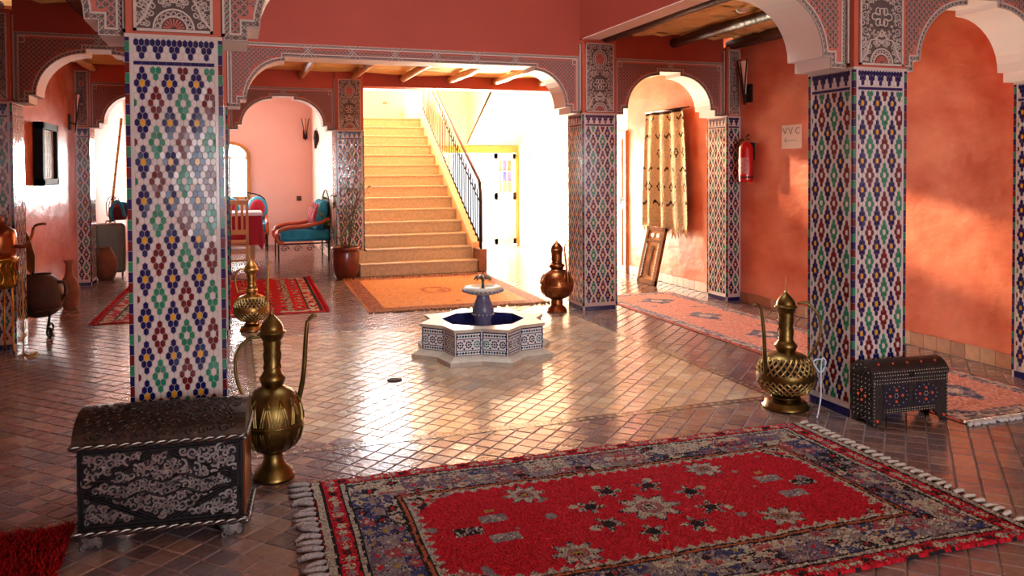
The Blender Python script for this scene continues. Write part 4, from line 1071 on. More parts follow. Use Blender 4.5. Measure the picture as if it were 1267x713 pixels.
CORAL = srgb(208, 132, 114); PGR = srgb(132, 112, 118); PCR = srgb(190, 158, 146); SLT = srgb(84, 78, 100)
def paint_runner(u, v, W, H, rnd):
    du, dv = min(u, W-u), min(v, H-v); d = min(du, dv); s = v if du < dv else u
    d += 0.008*vnoise(u, v, 20, 3)
    if d < 0.03: return srgb(176, 70, 58)
    if d < 0.042: return BLK if rnd.random() < .5 else PGR
    if d < 0.09: return PCR if vnoise(u, v, 18, 2) > 0 else PGR
    if d < 0.10: return SLT
    if d < 0.14: return PGR if rnd.random() < .6 else PCR
    if d < 0.15: return SLT
    for k in range(5):
        cy = 0.55+k*1.0; a, b = (u-W/2)/0.20, (v-cy)/0.22; r = abs(a)+abs(b)
        if r < 1.0+0.35*vnoise(u, v, 14, 1):
            return PCR if r < 0.4 else (SLT if vnoise(u, v, 22, 8) > -0.05 else PGR)
    if du+dv < 0.34+0.05*((s*14) % 1): return SLT if rnd.random() < .7 else PGR
    if vnoise(u, v, 7, 21) > 0.6: return PGR
    return CORAL if rnd.random() < .8 else srgb(206, 150, 134)
run = rug('runner_rug', 'faded coral runner rug along the right aisle', 4.545, 6.15, 1.03, 5.14, 0.02, paint_runner, RUGW, 0.01, 0.003)
tassels(run, 1.03, 5.14, 34, 0.055, mat('white_fringe', (206, 198, 192), 0.95, var=0.3, vscale=60, spec=0.1), 0.013, (-1,), 'y', 4)
def paint_redback(u, v, W, H, rnd):
    du, dv = min(u, W-u), min(v, H-v); d = min(du, dv); s = v if du < dv else u
    if d < 0.03: return RED
    if d < 0.05: return BLK
    if d < 0.16: return CRM if vnoise(u, v, 16, 2) > 0.0 else (BLK if rnd.random() < .3 else RED)
    if d < 0.175: return BLK
    if abs((u/0.42) % 1-0.5) < 0.05: return CRM if rnd.random() < .6 else BLK
    a = (u/0.16) % 1-0.5; b = (v/0.22) % 1-0.5
    if abs(a)+abs(b) < 0.28: return CRM if vnoise(u, v, 25, 3) > 0 else BLK
    return srgb(196, 18, 34) if rnd.random() < .85 else DRED
rb = rug('patterned_rug', 'bright red rug with cream figures on the floor before the lounge', -0.17, 10.32, 2.24, 3.0, 0.02, paint_redback, RUGW, 0.012, 0.003, math.radians(-1))
tassels(rb, 2.24, 3.0, 30, 0.05, mat('red_fringe', (186, 40, 46), 0.95, var=0.3, vscale=50, spec=0.1), 0.012, (-1, 1), 'x', 6)
TAN = srgb(224, 156, 92); BRN = srgb(150, 92, 64)
def paint_tan(u, v, W, H, rnd):
    d = min(u, W-u, v, H-v)
    if d < 0.03: return srgb(190, 130, 90)
    if d < 0.20: return BRN if rnd.random() < .75 else srgb(176, 116, 82)
    a, b = (u-W/2)/0.2, (v-H/2)/0.28; r = math.hypot(a, b)
    if r < 1 and (r > 0.75 or vnoise(u, v, 16, 2) > 0.1): return srgb(192, 118, 70)
    if vnoise(u, v, 5, 3) > 0.6: return srgb(186, 120, 76)
    return TAN
cr = rug('carpet', 'plain orange-tan carpet with brown border at the foot of the stairs', 2.40, 9.89, 2.05, 2.70, 0.025, paint_tan, RUGW, 0.012, 0.003, math.radians(-1.5))
tassels(cr, 2.05, 2.70, 44, 0.05, mat('tan_fringe', (190, 140, 100), 0.95, var=0.4, vscale=50, spec=0.1), 0.013, (-1, 1), 'y', 8)
def shag():
    t = thing('shag_rug', 'shaggy plain red rug at the lower left corner', 'rug', (-0.95, 3.47, 0), math.radians(2))
    g = MB(); g.box(-0.30, 0.30, -0.42, 0.27, 0.002, 0.02); g.build('backing', SHAG, t)
    g = MB(); rnd = random.Random(2)
    for k in range(9000):
        x, y = rnd.uniform(-0.31, 0.31), rnd.uniform(-0.43, 0.28); a = rnd.uniform(0, 2*PI); l = rnd.uniform(0.015, 0.04); h = rnd.uniform(0.03, 0.055); wd = 0.0035
        dx, dy = math.cos(a), math.sin(a)
        g.add([(x-dy*wd, y+dx*wd, 0.01), (x+dy*wd, y-dx*wd, 0.01), (x+dx*l*0.5+dy*wd, y+dy*l*0.5-dx*wd, h*0.75), (x+dx*l*0.5-dy*wd, y+dy*l*0.5+dx*wd, h*0.75), (x+dx*l, y+dy*l, h)], [(0,1,2,3),(3,2,4)])
    g.build('tufts', SHAG, t, kind='stuff')
shag()
g = MB(); g.lathe([(0.001, 0.008), (0.05, 0.008), (0.055, 0.004), (0.055, 0.0)], 20)
for k in range(4): g.box(-0.03, 0.03, -0.026+k*0.015, -0.02+k*0.015, 0.008, 0.011)
tag(g.build('drain_cover', IRON, loc=(1.077, 5.724, 0.001)), 'small dark metal drain cover in the wet-looking court floor', 'drain')

# ------------------------------------------------------------------ right wall: blanket, carved panel, extinguisher, sign, sconces
def blanket():
    t = thing('hanging_blanket', 'cream shaggy blanket with dark zigzag marks hung on the right wall', 'blanket', (5.375, 9.42, 0))
    CB = srgb(238, 214, 172); DB = srgb(70, 48, 40); g = MB(); ny, nz = 84, 110; rnd = random.Random(4); z0, z1 = 0.72, 2.28; vs = []
    for j in range(nz+1):
        for i in range(ny+1):
            f, h = i/ny, j/nz; w_ = 0.49+0.12*math.sin(PI/2*min(1, (1-h)*1.1)); y = (0.5-f)*2*w_
            x = 0.026*math.sin(f*PI*7.2+0.4*math.sin(h*3))*(0.45+0.55*(1-h))+0.02*math.sin(f*19)*(1-h)+rnd.uniform(-.004, .004)
            z = z0+(z1-z0)*h+0.012*math.sin(f*9)*(1 if j == nz else 0.3)+(0.03*math.sin(f*PI*7.2) if j == 0 else 0)
            vs.append((x, y, z))
    g.v += vs
    for j in range(nz):
        for i in range(ny):
            f, h = (i+.5)/ny, (j+.5)/nz; c = CB
            u = f*1.0; row = int(h*7); hv = h*7 % 1
            if h > 0.975 or f > 0.985: c = DB
            elif row in (1, 3, 5) or row == 6:
                zz = abs((u*9+row*0.3) % 1-0.5)*2
                if abs(hv-0.4-0.25*zz) < 0.075 and vnoise(u*3, row, 2.7, 3) > -0.02: c = DB
            elif row in (2, 4):
                q = (u*7) % 1
                if abs(q-0.5)+abs(hv-0.5) < 0.32 and abs(q-0.5)+abs(hv-0.5) > 0.16 and vnoise(u*2, row, 2.9, 5) > 0.0: c = DB
            k = rnd.uniform(0.82, 1.1); a = j*(ny+1)+i
            g.f.append((a, a+1, a+ny+2, a+ny+1)); g.m.append(0); g.sm.append(False); g.c.append(tuple(q*k for q in c))
    g.build('cloth', RUGM, t)
    g = MB(); g.tube([(0.0, 0.48, 2.285), (0.0, -0.53, 2.285)], 0.012, 6); g.tube([(0.0, -0.5, 2.285), (0.08, -0.5, 2.30)], 0.008, 5); g.tube([(0.0, 0.45, 2.285), (0.08, 0.45, 2.30)], 0.008, 5); g.build('rod', IRON, t)
    me = []
    q = MB(); q.tube([(0, 0, 0), (0.004, 0.004, -0.05), (-0.004, -0.006, -0.10)], [0.005, 0.008, 0.003], 5); me = q.mesh('fringe_tassel', [mat('blanket_fringe', (224, 186, 132), 0.95, spec=0.1)])
    for k in range(34):
        f = (k+.5)/34; link('fringe_tassel', me, t, (0.026*math.sin(f*PI*7.2), (0.5-f)*1.2, z0+0.02+0.03*math.sin(f*PI*7.2)), (rnd.gauss(0, .15), rnd.gauss(0, .15), 0))
blanket()
def carved_board():
    t = thing('carved_board', 'brown carved wooden board leaning against the wall below the blanket', 'board', (5.145, 9.48, 0), 0)
    o = bpy.data.objects.new('frame', None)
    tilt = math.radians(13); H, W = 0.76, 0.24
    R = Matrix.Rotation(tilt, 4, 'Y')
    def put(g, name, M, par):
        g.v = [tuple(R @ Vector((x, y, z))) for x, y, z in g.v]; return g.build(name, M, par)
    g = MB()
    for a, b, c, d in ((-W, W, 0, 0.06), (-W, W, H-0.05, H), (-W, -W+0.06, 0, H), (W-0.06, W, 0, H), (-W, W, H-0.20, H-0.17)): g.box(-0.02, 0.02, a, b, c, d)
    fr = put(g, 'outer_frame', WOOD_D, t)
    g = MB(); g.box(-0.006, 0.014, -W+0.06, W-0.06, 0.06, H-0.05); put(g, 'inset_panel', mat('pale_panel_wood', (168, 116, 70), 0.95, spec=0.05, var=0.3, vscale=10), t)
    g = MB()
    for s in (-1, 1):
        for k in range(12): g.box(-0.024, -0.02, s*(W-0.085)-0.012, s*(W-0.085)+0.012, 0.09+k*0.038, 0.09+k*0.038+0.02)
    put(g, 'dark_notches', BLACK, t)['kind'] = 'stuff'
    for s in (-1, 1):
        g = MB(); g.add([(-0.012, s*0.07+0.045*math.cos(2*PI*k/14), H-0.11+0.03*math.sin(2*PI*k/14)) for k in range(14)], [tuple(range(14))]); g.add([(-0.008, s*0.07+0.045*math.cos(2*PI*k/14), H-0.11+0.03*math.sin(2*PI*k/14)) for k in range(14)], [tuple(range(14))]); put(g, 'oval_opening', BLACK, t)
    prof = [(0.0, 0.52), (0.05, 0.50), (0.05, 0.44), (0.02, 0.40), (0.03, 0.32), (0.06, 0.24), (0.05, 0.15), (0.02, 0.11), (-0.03, 0.11), (-0.01, 0.18), (0.0, 0.26), (-0.03, 0.34), (-0.02, 0.42), (-0.04, 0.48)]
    g = MB(); g.prism([(a, b) for a, b in prof], -0.014, -0.004, axis='x'); put(g, 'carved_figure', mat('dark_carving', (84, 50, 32), 0.95, spec=0.05), t)
carved_board()
def extinguisher():
    t = thing('fire_extinguisher', 'red fire extinguisher hanging on the wall under the sconce', 'extinguisher', (5.365, 7.60, 1.36))
    g = MB(); g.lathe([(0.001, 0), (0.066, 0), (0.075, 0.012), (0.076, 0.03), (0.076, 0.37), (0.068, 0.405), (0.045, 0.43), (0.028, 0.44), (0.028, 0.455)], 24); cy = g.build('cylinder', EXT_R, t)
    g = MB(); g.lathe([(0.0775, 0.05), (0.0775, 0.065)], 24); g.build('band', BLACK, cy)
    g = MB(); n = 10
    vs = []; fs = []
    for k in range(n+1):
        a = PI+0.35-0.0+(-1.1+2.0*k/n); vs += [(0.0772*math.cos(a), 0.0772*math.sin(a), 0.09), (0.0772*math.cos(a), 0.0772*math.sin(a), 0.27)]
    for k in range(n): fs.append((2*k, 2*k+2, 2*k+3, 2*k+1))
    g.add(vs, fs); g.build('instruction_label', mat('label_print', (206, 160, 150), 0.5, col2=(180, 40, 40), vscale=40), cy)
    g = MB(); g.lathe([(0.018, 0.45), (0.022, 0.46), (0.022, 0.485), (0.012, 0.495)], 12); g.build('valve', BRASS, t)
    g = MB(); g.tube([(0, 0, 0.485), (-0.02, -0.05, 0.51), (-0.03, -0.10, 0.525)], 0.008, 6); g.tube([(0, 0, 0.47), (-0.02, -0.05, 0.475), (-0.03, -0.09, 0.47)], 0.007, 6); g.build('lever', BLACK, t)
    g = MB(); g.tube(smooth_path([(0.0, 0.02, 0.465), (-0.02, 0.07, 0.47), (-0.03, 0.10, 0.40), (-0.02, 0.098, 0.25)], 14), 0.009, 6); g.build('hose', BLACK, t)
    g = MB(); g.box(0.06, 0.095, -0.03, 0.03, 0.25, 0.44); g.build('bracket', IRON, t)
extinguisher()
def wc_sign():
    t = thing('paper_sign', 'handwritten paper sign with WC and an arrow on the right wall', 'sign', (XW1-0.004, 6.945, 1.715))
    g = MB(); g.box(-0.003, 0.002, -0.155, 0.155, 0, 0.245); g.build('sheet', PAPER, t)
    INK = mat('ink', (70, 58, 56), 0.7); x = -0.005
    def stroke(pts, r=0.0028): g2 = MB(); g2.tube([(x, -p[0], p[1]) for p in pts], r, 4, 0, False); return g2
    # the writing runs from far (left in view) to near (right): local y decreases
    for nm, P in (('letter', [(-0.135, 0.215), (-0.10, 0.155), (-0.075, 0.215), (-0.045, 0.215), (-0.01, 0.155), (0.02, 0.215)]), ):
        stroke([(-0.135, 0.215), (-0.10, 0.155), (-0.07, 0.218)]).build('letter_stroke', INK, t); stroke([(-0.045, 0.215), (-0.01, 0.152), (0.02, 0.218)]).build('letter_stroke', INK, t)
    stroke([(0.125+0.0, 0.205), (0.105, 0.215), (0.08, 0.205), (0.068, 0.185), (0.075, 0.162), (0.10, 0.150), (0.13, 0.155)]).build('letter_stroke', INK, t)
    stroke([(-0.11, 0.085), (0.08, 0.083)], 0.002).build('arrow_shaft', INK, t); stroke([(-0.08, 0.115), (-0.11, 0.085), (-0.075, 0.06)], 0.002).build('arrow_head', INK, t)
wc_sign()
def sconce(label, loc, rz, sc_=1.0):
    t = thing('wall_sconce', label, 'sconce', loc, rz, 'iron wall sconces'); s = sc_
    g = MB(); g.box(-0.05*s, 0.05*s, -0.01, 0.012, 0.05*s, 0.25*s); g.build('wall_plate', IRON, t)
    g = MB(); vs = []
    for z, r, y in ((0.14, 0.012, -0.05), (0.50, 0.075, -0.075)):
        for k in range(9): a = PI+PI*k/8; vs.append((r*s*math.cos(a), y*s+r*s*math.sin(a)*0.6, z*s))
    g.add(vs, [(k, k+1, k+10, k+9) for k in range(8)], 0, True); g.build('shade', PARCH, t)
    for dx in (-1, 0, 1):
        g = MB(); g.tube([(dx*0.012*s, -0.06*s, 0.02*s), (dx*0.02*s, -0.075*s, 0.16*s), (dx*0.085*s, (-0.09-0.03*(dx == 0))*s, 0.52*s)], 0.008*s, 5); g.build('stake', IRON, t)
    g = MB(); g.tube([(0, 0, 0.15*s), (0, -0.06*s, 0.12*s)], 0.009*s, 5); g.build('arm', IRON, t)
sconce('dark iron wall sconce with pale shade above the fire extinguisher', (XW1-0.012, 7.66, 2.20), -PI/2)
sconce('dark iron wall sconce on the far left wall by the slim pilaster', (XW0+0.012, 11.55, 2.0), PI/2)
sconce('small iron sconce on the pink lounge back wall', (1.50-0.06, YEND-0.012, 2.15), 0, 0.9)
g = MB(); g.tube([(0, 0, 0.45), (0.01, 0, 0.3), (-0.01, 0, 0.1)], [0.03, 0.06, 0.02], 8); g.tube([(0, 0, 0.45), (0.02, 0.04, 0.5)], 0.008, 5)
o = g.build('carved_figure', IRON, loc=(1.57-0.055, 15.9, 1.85)); tag(o, 'small dark carved ornament hung on the pale lounge side wall', 'ornament')
g = MB(); g.lathe([(0.001, -0.035), (0.03, -0.033), (0.05, -0.02), (0.055, 0.0)], 18); o = g.build('smoke_detector', mat('white_plastic', (225, 214, 206), 0.5), loc=(4.38, 6.27, 2.955)); tag(o, 'round white smoke detector on the reed ceiling', 'detector')

# cords by the pierced ewer
g = MB(); g.tube(smooth_path([(3.36, 4.0, 0.345), (3.32, 3.99, 0.35), (3.295, 3.985, 0.33), (3.345, 3.98, 0.27), (3.385, 3.985, 0.33), (3.37, 4.0, 0.348), (3.345, 3.98, 0.275), (3.34, 3.975, 0.20), (3.335, 3.97, 0.12), (3.31, 3.96, 0.04), (3.295, 3.955, 0.007)], 60), 0.0045, 6)
o = g.build('electric_cord', WIRE_W); tag(o, 'thin white electric cord looped over the pierced ewer', 'cord')

# ------------------------------------------------------------------ left aisle objects
def copper_urn():
    t = thing('copper_urn', 'shiny copper and brass urn on thin brass legs at the left edge', 'urn', (-1.825, 7.67, 0))
    g = MB(); g.lathe([(0.10, 0.80), (0.14, 0.82), (0.155, 0.86), (0.152, 0.98), (0.14, 1.03), (0.09, 1.06), (0.05, 1.09), (0.02, 1.10), (0.03, 1.13), (0.002, 1.16)], 28, sx=0.8, sy=0.8); g.build('copper_kettle', COPPER, t)
    g = MB(); g.lathe([(0.08, 0.55), (0.15, 0.56), (0.165, 0.60), (0.16, 0.78), (0.17, 0.79), (0.17, 0.805), (0.10, 0.81)], 28, sx=0.76, sy=0.76)
    for k in range(20): a = 2*PI*k/20; g.tube([(0.126*math.cos(a+0.1*math.sin(q)), 0.126*math.sin(a+0.1*math.sin(q)), 0.60+0.17*q/6) for q in range(7)], 0.005, 4, 0, False)
    g.build('brass_brazier', mat('bright_brass', (206, 150, 60), 0.22, 1.0, var=0.4, vscale=25), t)
    for k in range(3):
        a = 2*PI*k/3-0.5; g = MB(); g.tube(smooth_path([(0.10*math.cos(a), 0.10*math.sin(a), 0.57), (0.115*math.cos(a), 0.115*math.sin(a), 0.40), (0.10*math.cos(a), 0.10*math.sin(a), 0.18), (0.115*math.cos(a), 0.115*math.sin(a), 0.005)], 14), 0.010, 6); g.build('leg', mat('bright_brass', (206, 150, 60), 0.22, 1.0), t)
    g = MB(); g.tube(smooth_path([(0.115, -0.03, 0.90), (0.19, -0.04, 0.90), (0.24, -0.04, 0.98), (0.26, -0.04, 1.06), (0.32, -0.04, 1.08), (0.35, -0.04, 1.075)], 24), [0.016-0.007*k/23 for k in range(24)], 8); g.build('spout', COPPER, t)
copper_urn()
def paddle():
    t = thing('wooden_bellows', 'wooden bellows with a pale edge standing in the round clay jug', 'bellows', (-1.70, 8.45, 0.40))
    R = Matrix.Rotation(math.radians(-15), 4, 'Y'); P = [(-0.02, 0.20), (0.02, 0.20), (0.06, 0.34), (0.065, 0.52), (0.04, 0.64), (-0.04, 0.66), (-0.065, 0.52), (-0.06, 0.34)]
    for nm, a, b, M in (('board', -0.03, -0.008, WOOD_D), ('leather', -0.008, 0.012, mat('pale_leather', (206, 182, 150), 0.7)), ('board', 0.012, 0.03, WOOD_D)):
        g = MB(); g.prism(P, a, b); g.v = [tuple(R @ Vector(v)) for v in g.v]; g.build(nm, M, t)
    g = MB(); g.tube([R @ Vector((0, 0, 0.06)), R @ Vector((0, 0, 0.22))], 0.012, 6); g.build('nozzle', IRON, t)
paddle()
def jug():
    t = thing('clay_jug', 'round dark clay jug cradled in a curled iron stand', 'jug', (-1.70, 8.62, 0))
    g = MB(); n = 14
    g.lathe([(0.001, 0.17)]+[(0.205*math.sin(PI*(0.08+0.80*k/n))**0.8, 0.375-0.205*math.cos(PI*(0.08+0.80*k/n))) for k in range(n+1)]+[(0.10, 0.575), (0.095, 0.545)], 28)
    g.v = [(x, y-0.17, z) for x, y, z in g.v]; g.build('bowl', CLAY_D, t)
    g = MB(); g.tube(smooth_path([(0.15, -0.22, 0.50), (0.215, -0.24, 0.49), (0.225, -0.24, 0.40), (0.19, -0.22, 0.33)], 14), 0.016, 8); g.build('ear_handle', CLAY_D, t)
    g = MB(); g.tube([(0.175*math.cos(2*PI*k/20), -0.17+0.175*math.sin(2*PI*k/20), 0.25) for k in range(20)], 0.010, 6, closed=True); g.build('ring', IRON, t)
    for k in range(3):
        a = -0.9+2*PI*k/3; c, s = math.cos(a), math.sin(a); g = MB()
        pts = [(0.18, 0.25), (0.15, 0.16), (0.13, 0.10)]+[(0.155+0.04*math.cos(PI+q*0.55), 0.046+0.04*math.sin(PI*0.9-q*0.0)+0.0 if False else 0.046+0.04*math.sin(PI-q*0.55+PI)) for q in range(11)]
        g.tube(smooth_path([(r*c, -0.17+r*s, z) for r, z in pts], 34), 0.011, 6); g.build('curled_leg', IRON, t)
jug()
def jar():
    g = MB(); g.lathe([(0.001, 0.0), (0.06, 0.0), (0.085, 0.05), (0.105, 0.14), (0.108, 0.21), (0.09, 0.29), (0.05, 0.35), (0.036, 0.40), (0.034, 0.49), (0.05, 0.515), (0.05, 0.53), (0.035, 0.53), (0.03, 0.48)], 26)
    tag(g.build('tall_neck_jar', CLAY, loc=(-1.74, 10.1, 0)), 'brown clay jar with a tall narrow neck beyond the round jug', 'jar')
jar()
g = MB(); g.lathe([(0.001, 0.0), (0.09, 0.0), (0.13, 0.08), (0.15, 0.20), (0.14, 0.31), (0.10, 0.40), (0.07, 0.43), (0.075, 0.46), (0.06, 0.46), (0.05, 0.40)], 26)
tag(g.build('clay_pot', CLAY, loc=(-1.70, 12.55, 0)), 'wide brown clay pot standing before the grey suitcase', 'pot')
def suitcase():
    t = thing('suitcase', 'grey hard-shell suitcase on wheels in the left back room', 'suitcase', (-1.70, 13.05, 0), math.radians(6))
    g = MB(); g.box(-0.20, 0.20, -0.13, 0.13, 0.05, 0.77); g.build('shell', SUITC, t, bevel=0.04)
    for k in range(5):
        g = MB(); g.box(-0.15+k*0.07, -0.13+k*0.07, -0.135, -0.128, 0.12, 0.70); g.build('rib', SUITC, t)
    for x in (-0.15, 0.15):
        for y in (-0.09, 0.09): g = MB(); g.tube([(x-0.012, y, 0.027), (x+0.012, y, 0.027)], 0.027, 12, smooth=False); g.build('wheel', BLACK, t)
    g = MB(); g.tube([(-0.06, 0, 0.77), (-0.06, 0, 0.80), (0.06, 0, 0.80), (0.06, 0, 0.77)], 0.012, 6); g.build('handle', BLACK, t)
suitcase()
def backpack():
    t = thing('backpack', 'turquoise and dark red backpack on top of the grey suitcase', 'backpack', (-1.60, 13.05, 0.815))
    g = MB(); g.lathe([(0.001, 0.0), (0.11, 0.0), (0.13, 0.06), (0.12, 0.16), (0.08, 0.23), (0.001, 0.25)], 16, sy=0.7); g.build('bag', mat('maroon_fabric', (110, 26, 40), 0.8), t)
    g = MB()
    g.tube(smooth_path([(-0.06, -0.10, 0.0), (-0.07, -0.12, 0.14), (-0.02, -0.11, 0.27), (0.05, -0.10, 0.24), (0.10, -0.09, 0.05)], 16), 0.022, 8); g.build('strap', TURQ, t)
    g = MB(); g.tube(smooth_path([(0.05, 0, 0.24), (0.13, 0, 0.2), (0.17, -0.02, -0.05), (0.185, -0.03, -0.3), (0.18, -0.03, -0.44)], 16), 0.03, 8); g.build('hanging_sleeve', TURQ, t)
    for k in range(3): g = MB(); g.tube(smooth_path([(-0.14+k*0.03, 0, 0.05), (-0.15+k*0.04, 0, 0.25), (-0.08+k*0.04, 0, 0.34), (-0.03+k*0.03, 0, 0.2)], 12), 0.006, 5); g.build('drawcord', BLACK, t)
backpack()
g = MB(); g.tube([(0, 0, 0), (0.27, 0, 2.36)], 0.02, 8)
for k in range(12): f = (k+.5)/12; g.lathe([(0.0, 0), (0.024, 0.0), (0.024, 0.012), (0.0, 0.012)], 8, (0.27*f, 0, 2.36*f), 1)
tag(g.build('bamboo_pole', [mat('bamboo', (208, 150, 66), 0.5, var=0.2, vscale=10), WOOD_D], loc=(-2.06+0.15, 14.0, 0)), 'yellow bamboo pole leaning on the pale wall at far left', 'pole')
def wall_mirror():
    t = thing('framed_artwork', 'dark framed carved panel hanging on the glossy left wall', 'frame', (XW0+0.035, 9.95, 1.37))
    g = MB()
    for a, b, c, d in ((-0.40, 0.40, 0, 0.07), (-0.40, 0.40, 0.60, 0.67), (-0.40, -0.32, 0, 0.67), (0.32, 0.40, 0, 0.67)): g.box(-0.03, 0.06, a, b, c, d)
    g.build('outer_frame', BLACK, t)
    g = MB(); g.box(-0.02, 0.02, -0.32, 0.32, 0.07, 0.60); g.build('inset_panel', mat('gilt_panel', (150, 118, 62), 0.5, var=0.5, vscale=14), t)
    for k in range(5):
        for j in range(4): g = MB(); g.box(0.02, 0.032, -0.28+k*0.115, -0.19+k*0.115, 0.09+j*0.13, 0.19+j*0.13); g.build('carved_square', mat('gilt_panel', (150, 118, 62), 0.5, var=0.5, vscale=14), t)
wall_mirror()
g = MB(); g.tube(smooth_path([(-1.66, 7.62, 0.75), (-1.64, 7.60, 0.70), (-1.655, 7.60, 0.62), (-1.65, 7.6, 0.3), (-1.655, 7.6, 0.06), (-1.65, 7.6, 0.01), (-1.60, 7.55, 0.006), (-1.57, 7.65, 0.006), (-1.55, 7.5, 0.006), (-1.60, 7.45, 0.006)], 50), 0.007, 6)
tag(g.build('electric_cord', CORD_Y), 'yellowish electric cord trailing down beside the copper urn', 'cord')

# ------------------------------------------------------------------ lounge
def chair():
    t = thing('wooden_chair', 'honey-coloured wooden chair with slatted back at the red table', 'chair', (0.0, 12.75, 0), 0)
    for x in (-0.19, 0.19):
        g = MB(); g.box(x-0.02, x+0.02, -0.20, -0.16, 0, 1.10); g.build('back_post', WOOD, t)
        g = MB(); g.box(x-0.02, x+0.02, 0.16, 0.20, 0, 0.44); g.build('front_leg', WOOD, t)
    g = MB(); g.box(-0.21, 0.21, -0.20, 0.21, 0.44, 0.475); g.build('seat', WOOD, t, bevel=0.006)
    for z in (1.02, 0.58): g = MB(); g.box(-0.17, 0.17, -0.195, -0.17, z, z+0.07); g.build('back_rail', WOOD, t)
    for k in range(4): g = MB(); x = -0.12+k*0.08; g.box(x-0.018, x+0.018, -0.19, -0.175, 0.65, 1.02); g.build('slat', WOOD, t)
    for z in (0.18, 0.30): g = MB(); g.box(-0.17, 0.17, -0.19, -0.17, z, z+0.03); g.build('stretcher', WOOD, t)
    for x in (-0.19, 0.19): g = MB(); g.box(x-0.012, x+0.012, -0.16, 0.16, 0.24, 0.27); g.build('stretcher', WOOD, t)
chair()
def table():
    t = thing('dining_table', 'wooden table under a crimson cloth in the lounge', 'table', (-0.10, 13.75, 0))
    g = MB(); g.box(-0.5, 0.5, -0.42, 0.42, 0.80, 0.85); g.build('tabletop', WOOD, t)
    for x in (-0.44, 0.38):
        for y in (-0.36, 0.36): g = MB(); g.box(x-0.03, x+0.03, y-0.03, y+0.03, 0, 0.80); g.build('leg', WOOD, t)
    c = MB(); n = 40; vs = []; per = []
    for k in range(n):
        f = k/n*4; s_ = int(f); u = f-s_
        a = [(-0.52, -0.44), (0.52, -0.44), (0.52, 0.44), (-0.52, 0.44)]; p, q = a[s_], a[(s_+1) % 4]; per.append((p[0]+(q[0]-p[0])*u, p[1]+(q[1]-p[1])*u))
    for z, e in ((0.856, 0), (0.70, 0.02), (0.52, 0.05), (0.36, 0.075)):
        for k, (x, y) in enumerate(per): w_ = 1+e*(1+0.8*math.sin(k*1.7)); vs.append((x*w_, y*w_, z-(0.09 if z < 0.4 and k % 10 == 0 else 0)))
    fs = [tuple(range(n))]
    for r in range(3):
        for k in range(n): fs.append((r*n+k, r*n+(k+1) % n, (r+1)*n+(k+1) % n, (r+1)*n+k))
    c.add(vs, fs, 0, False); o = c.build('tablecloth', CRIM, loc=(-0.10, 13.75, 0.002)); tag(o, 'crimson cloth draped over the lounge table', 'tablecloth')
    g = MB(); g.box(-0.46, 0.53, -0.455, 0.40, 0.862, 0.868); g.box(-0.46, 0.53, -0.465, -0.455, 0.82, 0.868); o = g.build('table_runner', LINEN, loc=(-0.10, 13.75, 0)); tag(o, 'white linen overlay on top of the crimson tablecloth', 'linen')
table()
def bench(label, loc, rz, L, D, cushions):
    t = thing('iron_bench', label, 'bench', loc, rz, 'iron benches in the lounge')      # length along local y, back at +x
    # seat frame and legs
    for x in (0.04, D-0.04):
        for y in (-L/2+0.04, L/2-0.04):
            g = MB(); g.tube([(x, y, 0), (x, y, 0.34)], 0.014, 6); g.build('leg', IRON, t)
    g = MB(); g.tube([(0.04, -L/2+0.04, 0.30), (D-0.04, -L/2+0.04, 0.30), (D-0.04, L/2-0.04, 0.30), (0.04, L/2-0.04, 0.30)], 0.013, 6, closed=True); g.build('seat_frame', IRON, t)
    for k in range(4):
        g = MB(); cx = 0.14+k*(D-0.28)/3
        g.tube([(cx+0.07*(1-q/14)*math.cos(q*0.7), -L/2+0.035, 0.22+0.06*(1-q/14)*math.sin(q*0.7)) for q in range(14)], 0.007, 5); g.build('scroll', IRON, t)
    g = MB(); g.box(0.02, D-0.06, -L/2+0.14, L/2-0.14, 0.33, 0.46); g.build('seat_cushion', CRIM, t, bevel=0.04)
    for s in (-1, 1):
        y = s*(L/2-0.07)
        g = MB(); g.box(0.07, D-0.02, y-0.06, y+0.06, 0.34, 0.53); g.build('side_cushion', TURQ, t, bevel=0.045)
        g = MB(); g.tube(smooth_path([(0.13, y-0.03, 0.30), (0.04, y-0.03, 0.34), (0.015, y-0.03, 0.44), (0.07, y-0.03, 0.53), (0.25, y-0.03, 0.575), (D*0.6, y-0.03, 0.60), (D-0.02, y-0.03, 0.70)], 26), 0.034, 10); g.build('arm', ARMW, t)
    g = MB()
    for k in range(9):
        y = -L/2+0.10+k*(L-0.2)/8; g.tube(smooth_path([(D-0.03, y, 0.34), (D-0.03, y, 0.85), (D-0.03, y+0.05, 1.05), (D-0.01, y+0.1, 0.95)], 14), 0.009, 5)
    g.tube(smooth_path([(D-0.03, -L/2+0.04, 0.34), (D-0.03, -L/2+0.05, 0.95), (D-0.03, -L/4, 1.12), (D-0.03, 0, 1.18), (D-0.03, L/4, 1.12), (D-0.03, L/2-0.05, 0.95), (D-0.03, L/2-0.04, 0.34)], 30), 0.014, 6); g.build('back_frame', IRON, t)
    for k in range(cushions):
        y = -L/2+0.2+k*(L-0.4)/max(1, cushions-1)
        g = MB(); g.ball((0, 0, 0), 0.27, 16, sz=1.0); g.v = [(x*0.42, yy*0.75, z) for x, yy, z in g.v]; q = g.build('cushion', TURQ, t, (D-0.16, y, 0.76), (0, math.radians(14), 0))
        g = MB(); g.ball((0, 0, 0), 0.20, 14); g.v = [(x*0.40-0.06, yy*0.75, z) for x, yy, z in g.v]; g.build('cushion_front', CRIM, q)
    return t
bench('iron bench with turquoise and crimson cushions against the lounge side wall', (0.66, 14.45, 0), 0, 1.15, 0.90, 3)
bench('iron bench with turquoise cushions behind the red table, by the arched window', (-0.35, 16.1, 0), PI/2, 2.0, 0.85, 4)
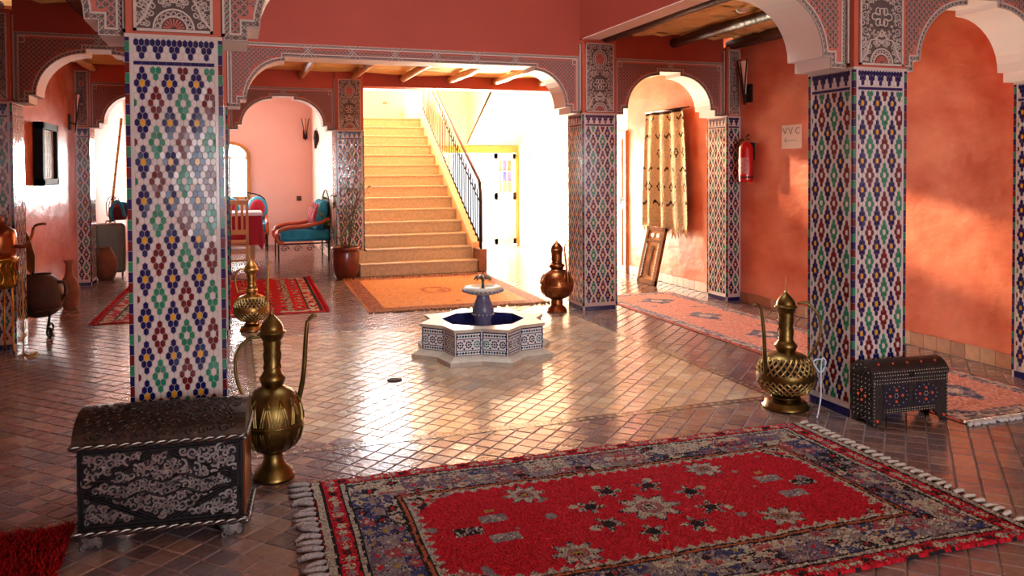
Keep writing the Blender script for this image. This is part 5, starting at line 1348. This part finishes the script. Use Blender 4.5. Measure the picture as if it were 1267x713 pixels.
g = MB(); g.box(-0.05, 0.05, -0.012, 0, -0.05, 0.05); g.box(-0.02, 0.02, -0.018, -0.01, -0.025, 0.025)
tag(g.build('switch_plate', mat('dark_plate', (72, 50, 44), 0.5), loc=(1.30, YEND, 0.95)), 'square dark switch plate on the pink lounge wall', 'switch')
def potted_plant():
    t = thing('potted_plant', 'leggy green plant in a glazed brown pot beside the stairs', 'plant', (1.49, 11.50, 0))
    g = MB(); g.lathe([(0.001, 0.0), (0.13, 0.0), (0.15, 0.02), (0.175, 0.10), (0.19, 0.22), (0.19, 0.36), (0.18, 0.40), (0.20, 0.41), (0.20, 0.445), (0.175, 0.445), (0.165, 0.40), (0.0, 0.39)], 32); g.build('pot', GLAZED, t)
    rnd = random.Random(9); k2 = 0
    for k in range(7):
        a = rnd.uniform(0, 2*PI); lean = rnd.uniform(0.05, 0.28); H = rnd.uniform(0.75, 1.25)
        if k == 0: a, lean, H = PI*1.05, 0.42, 0.75
        P = [Vector((0.05*math.cos(a)+lean*math.cos(a)*(q/5)**1.6+0.015*math.sin(q*2+k), min(0.05*math.sin(a)+lean*math.sin(a)*(q/5)**1.6, 0.22), 0.40+H*q/5*0.85)) for q in range(6)]
        g = MB(); g.tube(P, [0.009-0.001*q for q in range(6)], 5); st = g.build('stem', STEM, t)
        for q in range(13):
            f = 1.2+3.7*q/12; i = min(int(f), 4); p = P[i]+(P[i+1]-P[i])*(f-i); an = rnd.uniform(0, 2*PI); d = Vector((math.cos(an), math.sin(an)*0.8, rnd.uniform(-0.7, 0.5))).normalized(); L = rnd.uniform(0.06, 0.11); s_ = d.cross(Vector((0,0,1))).normalized()*L*0.27; n_ = Vector((0, 0, -0.012))
            g = MB(); g.add([p, p+d*L*0.4+s_, p+d*L+n_, p+d*L*0.4-s_, p+d*L*0.45+Vector((0,0,0.008))], [(0,1,4),(1,2,4),(2,3,4),(3,0,4)], 0, True); g.build('leaf', LEAF, st)
potted_plant()
# hall details
g = MB(); g.box(-0.02, 0, -0.045, 0.045, 0, 0.24); g.box(-0.024, -0.02, -0.03, 0.03, 0.02, 0.22)
tag(g.build('framed_picture', WOOD, loc=(XW1, 14.75, 1.62)), 'small wooden framed picture high on the bright hall wall', 'frame')
g = MB(); g.box(-0.012, 0, -0.05, 0.05, 0, 0.08); g.box(-0.016, -0.012, -0.01, 0.01, 0.02, 0.06); tag(g.build('switch_plate', mat('grey_plate', (190, 178, 160), 0.5), loc=(XW1, 14.25, 1.12)), 'pale switch plate on the bright hall wall', 'switch')
g = MB(); g.box(-0.05, 0.05, -0.012, 0, 0, 0.05); tag(g.build('switch_plate', mat('grey_plate2', (120, 100, 80), 0.5), loc=(3.05, 17.0, 2.92)), 'small switch plate on the wall above the stair landing', 'switch')
